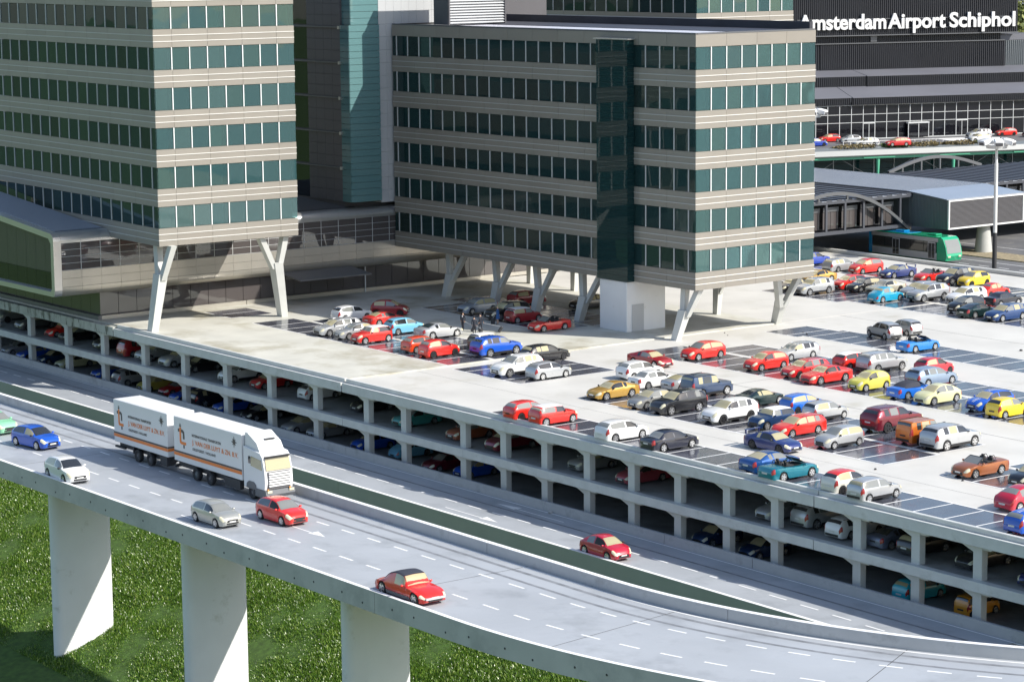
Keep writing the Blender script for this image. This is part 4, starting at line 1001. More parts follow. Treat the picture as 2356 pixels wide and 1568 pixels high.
class CarSurf:
    def __init__(s, p):
        s.p = p; L, Wd = p['L'], p['W']; s.h = L/2
        s.top = pchip([a for a, _ in p['prof']], [b for _, b in p['prof']])
        rb, r_t, wt, wb_ = p['k']
        s.y6 = pchip([-s.h, rb-.02, r_t, wt, wb_, s.h], [.80, .80, p['rw'], p['rw'], .80, .74])
        s.ax = (p['xf']-p['wb'], p['xf']); s.ra = p['R']*1.14; s.cl = .17 if p['R'] < .35 else .24
    def taper(s, x):
        h = s.h
        if x > h-.85: return 1-.24*((x-h+.85)/.85)**2.6
        if x < -h+.6: return 1-.14*((-h+.6-x)/.6)**2.4
        return 1.0
    def sec(s, x):
        p = s.p; hw = p['W']/2*s.taper(x); h = s.h
        zt = s.top(x); cl = s.cl
        end = max(0, (abs(x)-(h-.10))/.10); 
        cl2 = cl+.10*end
        zt2 = zt
        arch = 0
        for a in s.ax:
            d = abs(x-a)
            if d < s.ra: arch = max(arch, p['R']+math.sqrt(max(s.ra**2-d*d, 0))*.98)
        bl = p['belt'][0]+(p['belt'][1]-p['belt'][0])*(x+h)/(2*h)
        cr = .055 if x < s.p['k'][3]-.1 else .05
        z6 = zt2-cr; z5 = min(bl, z6-.02)
        lowz = max(cl2, arch)
        z4 = max(z5-.20, lowz+.06); z3 = max(cl2+.22, lowz+.03)
        z4 = min(max(z4, z3+.02), z5-.005) if z5 > z3+.03 else z5-.01
        z3 = min(z3, z4-.01)
        y6 = hw*s.y6(x)
        inn = .60
        e = 1-.10*end
        pts = [(0, cl2+.02), (hw*inn*e, cl2+.02), (hw*inn*e+.01, lowz), (hw*.965*e, lowz), (hw*.995*e, z3), (hw*1.0*e, z4), (hw*.955*e, z5)]
        for q in (.33, .67): pts.append(((hw*.955*(1-q)+y6*q)*e+.012*hw, z5+(z6-z5)*q))
        pts += [(y6*e, z6), (y6*.90*e, z6+.028), (y6*.5*e, zt2-.012), (0, zt2)]
        return pts
    def S(s, x, t, side=1):
        P = s.sec(x); i = min(int(t), len(P)-2); u = t-i
        a, b = P[i], P[i+1]
        return Vector((x, side*(a[0]+(b[0]-a[0])*u), a[1]+(b[1]-a[1])*u))
    # t index: 3 sill, 4, 5 shoulder, 6 belt, 9 roof edge, 10, 11, 12 centre
    def patch(s, xa, xb, ta, tb, sides=(1,), off=.006, nx=6, ntt=4, wrap=False):
        V, Fc = [], []
        def grid(side, tt):
            o = len(V)
            for i in range(nx+1):
                x = xa+(xb-xa)*i/nx
                for t in tt:
                    P = s.S(x, t, side); dx = s.S(min(x+.02, s.h), t, side)-s.S(max(x-.02, -s.h), t, side); dt = s.S(x, min(t+.05, 11.999), side)-s.S(x, max(t-.05, 0), side)
                    nn = dx.cross(dt)
                    if nn.length < 1e-9: nn = Vector((0, 0, 1))
                    nn.normalize()
                    if side > 0 and nn.y < 0 and abs(nn.y) > .02 or (abs(nn.y) <= .02 and nn.z < 0): nn = -nn
                    if side < 0 and nn.y > 0 and abs(nn.y) > .02: nn = -nn
                    V.append(tuple(P+nn*off))
            m = len(tt)
            for i in range(nx):
                for j in range(m-1):
                    q = (o+i*m+j, o+(i+1)*m+j, o+(i+1)*m+j+1, o+i*m+j+1)
                    Fc.append(q)
        for sd in sides: grid(sd, [ta+(tb-ta)*j/ntt for j in range(ntt+1)])
        bm = bmesh.new(); vs = [bm.verts.new(p) for p in V]
        for q in Fc: bm.faces.new([vs[i] for i in q])
        bmesh.ops.remove_doubles(bm, verts=bm.verts[:], dist=.0005); bmesh.ops.recalc_face_normals(bm, faces=bm.faces[:])
        me = bpy.data.meshes.new('patch'); bm.to_mesh(me); bm.free()
        me.polygons.foreach_set('use_smooth', [True]*len(me.polygons))
        return me
    def body(s):
        p = s.p; h = s.h; st = set()
        for i in range(25): st.add(round(-h+2*h*i/24, 3))
        for q in (.015, .04, .09, .16, .25, .38): st.add(round(h-q, 3)); st.add(round(-h+q, 3))
        for a in s.ax:
            for q in (-1.0, -.985, -.9, -.72, -.45, -.2, 0, .2, .45, .72, .9, .985, 1.0): st.add(round(a+q*s.ra, 3))
        for q in p['k']: st.add(round(q, 3))
        st = sorted(x for x in st if -h <= x <= h); s2 = [st[0]]
        for x in st[1:]:
            if x-s2[-1] > .012: s2.append(x)
        V, Fc = [], []; n = 0
        for x in s2:
            P = s.sec(x); ring = [(x, y, z) for y, z in P]+[(x, -y, z) for y, z in P[-2:0:-1]]
            n = len(ring); V += ring
        for i in range(len(s2)-1):
            for j in range(n): Fc.append((i*n+j, i*n+(j+1) % n, (i+1)*n+(j+1) % n, (i+1)*n+j))
        Fc += [tuple(range(n)), tuple(len(V)-1-i for i in range(n))]
        bm = bmesh.new(); vs = [bm.verts.new(q) for q in V]
        for q in Fc: bm.faces.new([vs[i] for i in q])
        bmesh.ops.recalc_face_normals(bm, faces=bm.faces[:])
        me = bpy.data.meshes.new('car_body'); bm.to_mesh(me); bm.free()
        me.polygons.foreach_set('use_smooth', [True]*len(me.polygons)); me.set_sharp_from_angle(angle=math.radians(42))
        return me
def rimmesh(R):
    r = R*.70; V, Fc = [], []
    parts = []
    n = 5
    for k in range(n):
        a = 2*math.pi*k/n; c, s_ = math.cos(a), math.sin(a)
        pts = [(.04, -.07), (r*.95, -.055), (r*.95, .055), (.04, .07)]
        v = [(x*c-z*s_, -.105 if q else -.085, x*s_+z*c) for q in (0, 1) for x, z in pts]
        parts.append((v, [(0, 1, 2, 3), (7, 6, 5, 4), (0, 4, 5, 1), (1, 5, 6, 2), (2, 6, 7, 3), (3, 7, 4, 0)]))
    m = 18
    v, f = [], []
    for i in range(m):
        a = 2*math.pi*i/m
        for rr, y in ((r*.86, -.08), (r*.9, -.112), (r, -.112), (r*1.01, -.09)): v.append((rr*math.cos(a), y, rr*math.sin(a)))
    for i in range(m):
        j = (i+1) % m
        for q in range(3): f.append((i*4+q, i*4+q+1, j*4+q+1, j*4+q))
    parts.append((v, f))
    v = [(.075*math.cos(2*math.pi*i/8), -.115, .075*math.sin(2*math.pi*i/8)) for i in range(8)]
    parts.append((v, [tuple(range(8))]))
    V, Fc = merge(parts)
    bm = bmesh.new(); vs = [bm.verts.new(q) for q in V]
    for q in Fc: bm.faces.new([vs[i] for i in q])
    bmesh.ops.recalc_face_normals(bm, faces=bm.faces[:]); me = bpy.data.meshes.new('rim'); bm.to_mesh(me); bm.free()
    return me
def tyremesh(R):
    return lathe([(R*.60, -.06), (R*.68, -.10), (R*.94, -.105), (R, -.07), (R, .07), (R*.94, .10), (R*.4, .10), (0, .10)] , 22)
def discmesh(R):
    v = [(R*.70*math.cos(2*math.pi*i/18), -.07, R*.70*math.sin(2*math.pi*i/18)) for i in range(18)]
    return mesh('disc', v, [tuple(range(18))])
CTPL = {}
def car_template(ty):
    if ty in CTPL: return CTPL[ty]
    p = TYPES[ty]; s = CarSurf(p); h = s.h; Wd = p['W']; rb, r_t, wt, wb_ = p['k']; op = p.get('open')
    T = {'body': s.body(), 'tyre': tyremesh(p['R']), 'rim': rimmesh(p['R']), 's': s, 'win': []}
    if not op:
        T['windscreen'] = s.patch(wt+.05, wb_-.06, 9.25, 12, (1, -1))
        T['rear_window'] = s.patch(rb+.07, r_t-.03, 9.4, 12, (1, -1), nx=5)
        b = p['b']
        fr_ = (b+.05, wb_-(wb_-wt)*.36); re = (max(r_t-.10, b-1.35), b-.07)
        if ty in ('wagon', 'suv', 'minivan', 'boxsuv'):
            mid = (re[0]+re[1])/2-.15
            ws = [fr_, (mid+.06, re[1]), (re[0]+.02, mid-.04)]
        else: ws = [fr_, re]
        T['win'] = [(i, sd, s.patch(a, b_, 6.18, 8.82, (sd,), nx=7, ntt=3)) for i, (a, b_) in enumerate(ws) for sd in (1, -1)]
        T['roof'] = s.patch(r_t-.10, wt+.05, 8.95, 12, (1, -1), off=.012, nx=8, ntt=6)
        T['softtop'] = s.patch(rb-.02, wt+.04, 8.9, 12, (1, -1), off=.016, nx=10, ntt=6)
    bb = p['b'] if not op else -.35
    T['door'] = [s.patch(bb-.02, min(wb_-.12, p['xf']-s.ra-.03), 4.15, 5.92, (sd,), off=.007, nx=5, ntt=3) for sd in (1, -1)]
    T['head'] = [s.patch(h-.36, h-.012, 5.2, 8.3, (sd,), off=.012, nx=5, ntt=4) for sd in (1, -1)]
    T['tail'] = [s.patch(-h+.012, -h+.22, 4.7, 7.6 if ty in ('coupe', 'sedan', 'cabrio', 'ds') else 6.9, (sd,), off=.012, nx=4, ntt=4) for sd in (1, -1)]
    T['sill'] = [s.patch(p['xf']-p['wb']+s.ra+.02, p['xf']-s.ra-.02, 3.02, 3.9, (sd,), off=.008, nx=4, ntt=2) for sd in (1, -1)]
    # nose and tail trim follow the end faces
    def endbox(x, w, z0, z1, d):
        x0, x1 = (x, x+d) if x > 0 else (x-d, x)
        return mesh('endbox', *boxvf(x0, x1, -w, w, z0, z1))
    hw_f = Wd/2*s.taper(h)
    zf = p['prof'][-1][1]; zr_ = p['prof'][0][1]
    T['grille'] = endbox(h-.004, hw_f*.62, zf-.17, zf-.03, .022)
    T['intake'] = endbox(h-.004, hw_f*.70, s.cl+.12, s.cl+.22, .018)
    T['plate_f'] = endbox(h-.004, .24, s.cl+.225, s.cl+.32, .03)
    T['bumper_f'] = s.patch(h-.45, h-.006, 3.05, 4.1, (1, -1), off=.014, nx=4, ntt=2)
    T['plate_r'] = endbox(-h+.004, .25, zr_-.20, zr_-.09, .03)
    T['bumper_r'] = endbox(-h+.004, Wd/2*s.taper(-h)*.80, s.cl+.11, s.cl+.26, .04)
    bm = bmesh.new(); bmesh.ops.create_uvsphere(bm, u_segments=8, v_segments=6, radius=1)
    for q in bm.verts: q.co = Vector((q.co.x*.07, q.co.y*.11, q.co.z*.075))
    T['mirror'] = bpy.data.meshes.new('mirror'); bm.to_mesh(T['mirror']); bm.free(); T['mirror'].polygons.foreach_set('use_smooth', [True]*len(T['mirror'].polygons))
    rails = []
    for sd in (1, -1):
        a, b_ = s.S(r_t+.1, 9.3, sd), s.S(wt-.15, 9.3, sd)
        rails.append(tube(a+Vector((0, 0, .05)), b_+Vector((0, 0, .05)), .022, n=6))
    T['rails'] = rails
    if op:
        T['cabin'] = s.patch(-1.0, .48, 9.25, 12, (1, -1), off=.010, nx=8, ntt=6)
        # screen: frame of four bars and a pane
        y0, y1, z0, z1, xb_, xt = Wd*.40, Wd*.34, .93, 1.30, .92, .30
        q = [(xb_, -y0, z0), (xb_, y0, z0), (xt, y1, z1), (xt, -y1, z1)]
        T['screen'] = mesh('screen', q, [(0, 1, 2, 3)])
        T['frame'] = [tube(q[i], q[(i+1) % 4], .028, n=6) for i in (1, 2, 3)]
        seat = []
        for yy_ in (-.36, .36):
            seat.append(boxvf(-.62, -.10, yy_-.24, yy_+.24, .80, .97)); seat.append(boxvf(-.72, -.58, yy_-.22, yy_+.22, .85, 1.16)); seat.append(boxvf(-.74, -.62, yy_-.11, yy_+.11, 1.165, 1.28))
        T['seat'] = [mesh('seat', *merge(seat[3*i:3*i+3])) for i in (0, 1)]
        T['hoops'] = []
        for yy_ in (-.36, .36):
            pts = [Vector((-.95, yy_+.17*math.cos(a), 1.02+.24*math.sin(a))) for a in [math.pi*i/6 for i in range(7)]]
            V, Fc = merge([([tuple(w_.co) for w_ in t_.vertices], [tuple(g_.vertices) for g_ in t_.polygons]) for t_ in [tube(pts[i], pts[i+1], .025, n=6) for i in range(6)]])
            T['hoops'].append(mesh('hoop', V, Fc))
        T['wheel_s'] = lathe([(.16, -.012), (.185, -.012), (.185, .012), (.16, .012), (.16, -.012)], 14, axis='z')
        top = [(-1.45, .95), (-1.05, 1.20), (-.5, 1.29), (.1, 1.30), (.32, 1.29)]
        V = []
        for x, z in top:
            w_ = Wd*.36 if x > -1.2 else Wd*.40
            V += [(x, -Wd*.44, .90), (x, -w_*.98, z-.08), (x, -w_*.7, z), (x, w_*.7, z), (x, w_*.98, z-.08), (x, Wd*.44, .90)]
        T['hood'] = mesh('hood', V, [(6*i+j, 6*i+j+1, 6*i+7+j, 6*i+6+j) for i in range(len(top)-1) for j in range(5)]+[(0, 1, 2, 3, 4, 5)], True, 45)
    CTPL[ty] = T
    return T

CWORD = dict(white='white', pearl='pearl white', silver='silver', silverblue='silver blue', silvergrey='grey silver', silversand='pale silver', grey='grey', darkgrey='dark grey', slate='slate blue', black='black', navyblack='blue black', navy='dark blue', navy2='navy', royal='royal blue', blue='blue', blue2='bright blue', blue3='deep blue', azure='azure', denim='denim blue', steelblue='steel blue', palesteel='pale blue', skyblue='sky blue', turq='turquoise', turq2='turquoise', teal='teal', teal2='faded teal', darkgreen='dark green', mint='mint green', red='red', red2='red', red3='red', orangered='orange red', darkred='dark red', darkred2='deep red', crimson='crimson', maroon='maroon', rose='faded red', rust='rusty red', orange='orange', copper='copper', amber='amber', gold='gold', champagne='champagne', cream='cream', lime='lime yellow', yellow='yellow', yellow2='dull yellow')
TWORD = dict(hatch='hatchback', punto='hatchback', mpv='tall hatchback', f500='small rounded car', mini='small city car', smallbox='boxy small car', newbeetle='round-backed car', oldbeetle='vintage bug-shaped car', sedan='saloon', wagon='estate car', suv='off-road car', boxsuv='boxy off-road car', minivan='minivan', coupe='coupe', ds='vintage cabriolet', cabrio='open cabriolet')
TNAME = dict(hatch='hatchback_car', punto='hatchback_car', mpv='hatchback_car', f500='small_car', mini='small_car', smallbox='small_car', newbeetle='rounded_car', oldbeetle='vintage_car', sedan='saloon_car', wagon='estate_car', suv='offroad_car', boxsuv='offroad_car', minivan='minivan', coupe='coupe_car', ds='vintage_car', cabrio='cabriolet_car')
def area(c):
    i, X, Y, z = c[0], c[4], c[5], c[6]
    if i > 300: return 'term', 'on the upper terminal road'
    if i > 229: return 'low', 'on the lower garage level'
    if i > 199: return 'mid', 'on the middle garage level'
    if i > 100: return ('r2', 'on the road by the garage') if i == 107 else ('r1', 'driving on the viaduct')
    if Y < 117: return 'edge', 'along the deck edge'
    if X < -171.3 and Y < 160: 
        return ('bl', 'on the stained deck part') if Y < 136 else ('ub', 'under the legged tower')
    if Y < 134: return ('a1', 'in the near bay rows') if Y < 126.6 else ('a2', 'in the second bay row')
    if Y < 144.6: return 'b1', 'in the third bay row'
    if Y < 153: return 'b2', 'in the fourth bay row'
    if Y < 167: return 'c', 'around the mostly empty bays'
    if Y < 180.2: return 'd1', 'in the far bays'
    if Y < 189: return 'd2', 'in the far middle row'
    return 'e', 'in the farthest row'
def desc(c):
    k = c[8]; d = CWORD[c[3]]+' '+TWORD[c[1]]
    if k.get('closed'): d = CWORD[c[3]]+' cabriolet with closed black top'
    elif c[1] == 'ds': d = 'red vintage cabriolet with a dark cloth top'
    elif k.get('roof') == 'white': d += ' with white roof'
    elif k.get('roof') == 'red': d += ' with folded red roof'
    elif k.get('wing'): d += ' with rear wing'
    elif k.get('stripe'): d += ' with white stripes'
    return d
def build_labels():
    lab = {}
    for c in CARS:
        ak, ap = area(c)
        same = sorted([q for q in CARS if area(q)[0] == ak and q[0] != c[0]], key=lambda q: (q[4]-c[4])**2+(q[5]-c[5])**2)
        lab[c[0]] = [desc(c)+' '+ap]+[('beside the ' if j == 0 else 'and ')+CWORD[q[3]]+' '+TWORD[q[1]] for j, q in enumerate(same[:2])]
    def txt(i, n): return ' '.join(lab[i][:1+n])
    n = {c[0]: 0 for c in CARS}
    for rnd in (1, 2):
        seen = {}
        for c in CARS: seen.setdefault(txt(c[0], n[c[0]]), []).append(c[0])
        for t, ids in seen.items():
            if len(ids) > 1:
                for i in ids: n[i] = min(rnd, len(lab[i])-1)
    out = {i: txt(i, n[i]) for i in lab}
    seen = {}
    for c in sorted(CARS, key=lambda q: q[4]):
        seen.setdefault(out[c[0]], []).append(c[0])
    for t, ids in seen.items():
        if len(ids) > 1:
            base_ = txt(ids[0], 0)
            for j, i in enumerate(ids): out[i] = txt(i, 0)+', '+(['leftmost', 'second', 'third', 'fourth', 'fifth', 'sixth'][j] if j < len(ids)-1 else 'rightmost')+' of these from the left' if j and j < len(ids)-1 else txt(i, 0)+', '+('leftmost' if j == 0 else 'rightmost')+' of the matching ones'
    return out
LABELS = None
def build_car(c):
    cid, ty, head, col, X, Y, z, sc, k = c
    T = car_template(ty); s = T['s']; p = TYPES[ty]; h = s.h
    rng = random.Random(cid*13+5)
    ld = {'mid': 0, 'low': 0}.get(area(c)[0])
    z0 = z
    if z == 0: z0 = (ZL+.012 if (X < -171.3 and Y < 160) else (.03 if X < -171.3 else .012))
    elif cid < 107: X, Y, z0, sc = X*F1, Y*F1, Z1(z)+.012, sc*F1
    elif cid < 200: z0 = z+.012
    t = bpy.data.objects.new(TNAME[ty], None); COL.objects.link(t); t.empty_display_size = .5
    a = math.radians(head)+rng.uniform(-.02, .02)
    t.location = (X, Y, z0); t.rotation_euler = (0, 0, a); t.scale = (sc, sc, sc)
    grp = {'low': 'cars on the lower garage level', 'mid': 'cars on the middle garage level', 'r1': 'cars driving on the viaduct', 'term': 'cars on the terminal road'}.get(area(c)[0], 'cars parked on the deck')
    tag(t, LABELS[cid], 'car', grp)
    pm = paint(col)
    def P(name, me, m, par=t, loc=None, rot=None):
        o = bpy.data.objects.new(name, me); COL.objects.link(o); o.parent = par
        if not me.materials: me.materials.append(m)
        elif me.materials[0] != m: o.material_slots[0].link = 'OBJECT'; o.material_slots[0].material = m
        if loc: o.location = loc
        if rot: o.rotation_euler = rot
        return o
    P('body', T['body'], pm)
    rm = M['rim_dark'] if (ty == 'f500' and rng.random() < .75) or rng.random() < .07 else M['rim']
    for ax in s.ax:
        for sd in (1, -1):
            w = P('wheel', T['tyre'], M['tyre'], t, (ax, sd*(p['W']/2-.10), p['R']), (0, rng.uniform(0, 1.2), 0 if sd < 0 else math.pi))
            P('rim', T['rim'], rm, w)
    garage = 199 < cid < 300
    g1 = M['g_tan'] if rng.random() < .62 else M['g_grey']
    g2 = rng.choice([M['g_dark'], M['g_grey'], M['g_tan'], M['g_dark']])
    if cid in (101, 102, 103, 104, 105, 46, 49): g1 = M['g_dark'] if cid in (101, 103) else M['g_grey']
    if cid in (106, 107, 24, 61, 56, 37, 45): g1 = M['g_tan']
    op = p.get('open')
    if not op:
        P('windscreen', T['windscreen'], g1)
        if ty == 'ds': pass
        else: P('rear_window', T['rear_window'], g2)
        gs = [rng.choice([M['g_black'], M['g_grey'], M['g_dark'], M['g_tan']]), rng.choice([M['g_grey'], M['g_dark'], M['g_tan']]), g2]
        for i, sd, me in T['win']:
            if ty == 'ds' and i == 1: continue
            P('side_window', me, gs[min(i, 2)])
        if ty == 'ds': P('soft_top', T['softtop'], M['cloth'])
        elif k.get('roof'): P('roof', T['roof'], M['white'] if k['roof'] == 'white' else paint(k['roof']))
    else:
        P('windscreen', T['screen'], M['g_grey']); 
        for q in T['frame']: P('screen_frame', q, M['black'])
        if k.get('closed'): P('soft_top', T['hood'], M['cloth'])
        else:
            P('cabin', T['cabin'], M['g_black'])
            for q in T['seat']: P('seat', q, M['seat'])
            for q in T['hoops']: P('roll_hoop', q, M['black'])
            P('steering_wheel', T['wheel_s'], M['black'], t, (.25, .36, 1.0), (0, math.radians(-65), 0))
    for q in T['door']: P('door', q, pm)
    for q in T['head']: P('headlight', q, M['lamp_clear'])
    for q in T['tail']: P('tail_light', q, M['lamp_red'])
    P('grille', T['grille'], M['black']); P('intake', T['intake'], M['black']); P('number_plate', T['plate_f'], M['plate'] if rng.random() < .6 else M['plate_dark']); P('number_plate', T['plate_r'], M['plate'] if rng.random() < .7 else M['plate_dark'])
    trim = M['black'] if ty in ('suv', 'boxsuv', 'punto', 'minivan') else pm
    if ty in ('suv', 'boxsuv', 'punto', 'minivan', 'wagon'):
        P('bumper', T['bumper_r'], M['black'])
        for q in T['sill']: P('sill', q, M['black'] if ty != 'wagon' else pm)
    for sd in (1, -1):
        P('mirror', T['mirror'], pm if rng.random() < .7 else M['black'], t, (p['k'][3]-.32, sd*(p['W']/2+.05), p['belt'][1]+.09))
    if ty in ('suv', 'wagon', 'boxsuv'):
        for q in T['rails']: P('roof_rail', q, M['black'] if rng.random() < .5 else M['rim'])
    if k.get('wing'):
        wm_ = mesh('wing', *merge([boxvf(-h+.02, -h+.26, -p['W']*.40, p['W']*.40, 1.22, 1.26)])); P('wing', wm_, pm)
        for sd in (1, -1): P('wing_strut', mesh('strut', *boxvf(-h+.08, -h+.22, sd*p['W']*.36-.02, sd*p['W']*.36+.02, .94, 1.22)), pm)
    if k.get('stripe'):
        for sd in (1, -1):
            P('stripe', s.patch(p['k'][3]+.05, h-.15, 11.62, 11.80, (sd,), off=.012, nx=6, ntt=1), M['white']); P('stripe', s.patch(p['k'][1]+.05, p['k'][2]-.02, 11.62, 11.80, (sd,), off=.014, nx=6, ntt=1), M['white'])
    if ty == 'ds':
        P('bumper', mesh('bumper', *boxvf(h-.03, h+.06, -.62, .62, .36, .48)), M['rim']); P('bumper', mesh('bumper', *boxvf(-h-.05, -h+.05, -.66, .66, .40, .50)), M['rim'])
        for q in T['sill']: P('sill_trim', q, M['rim'])
    return t
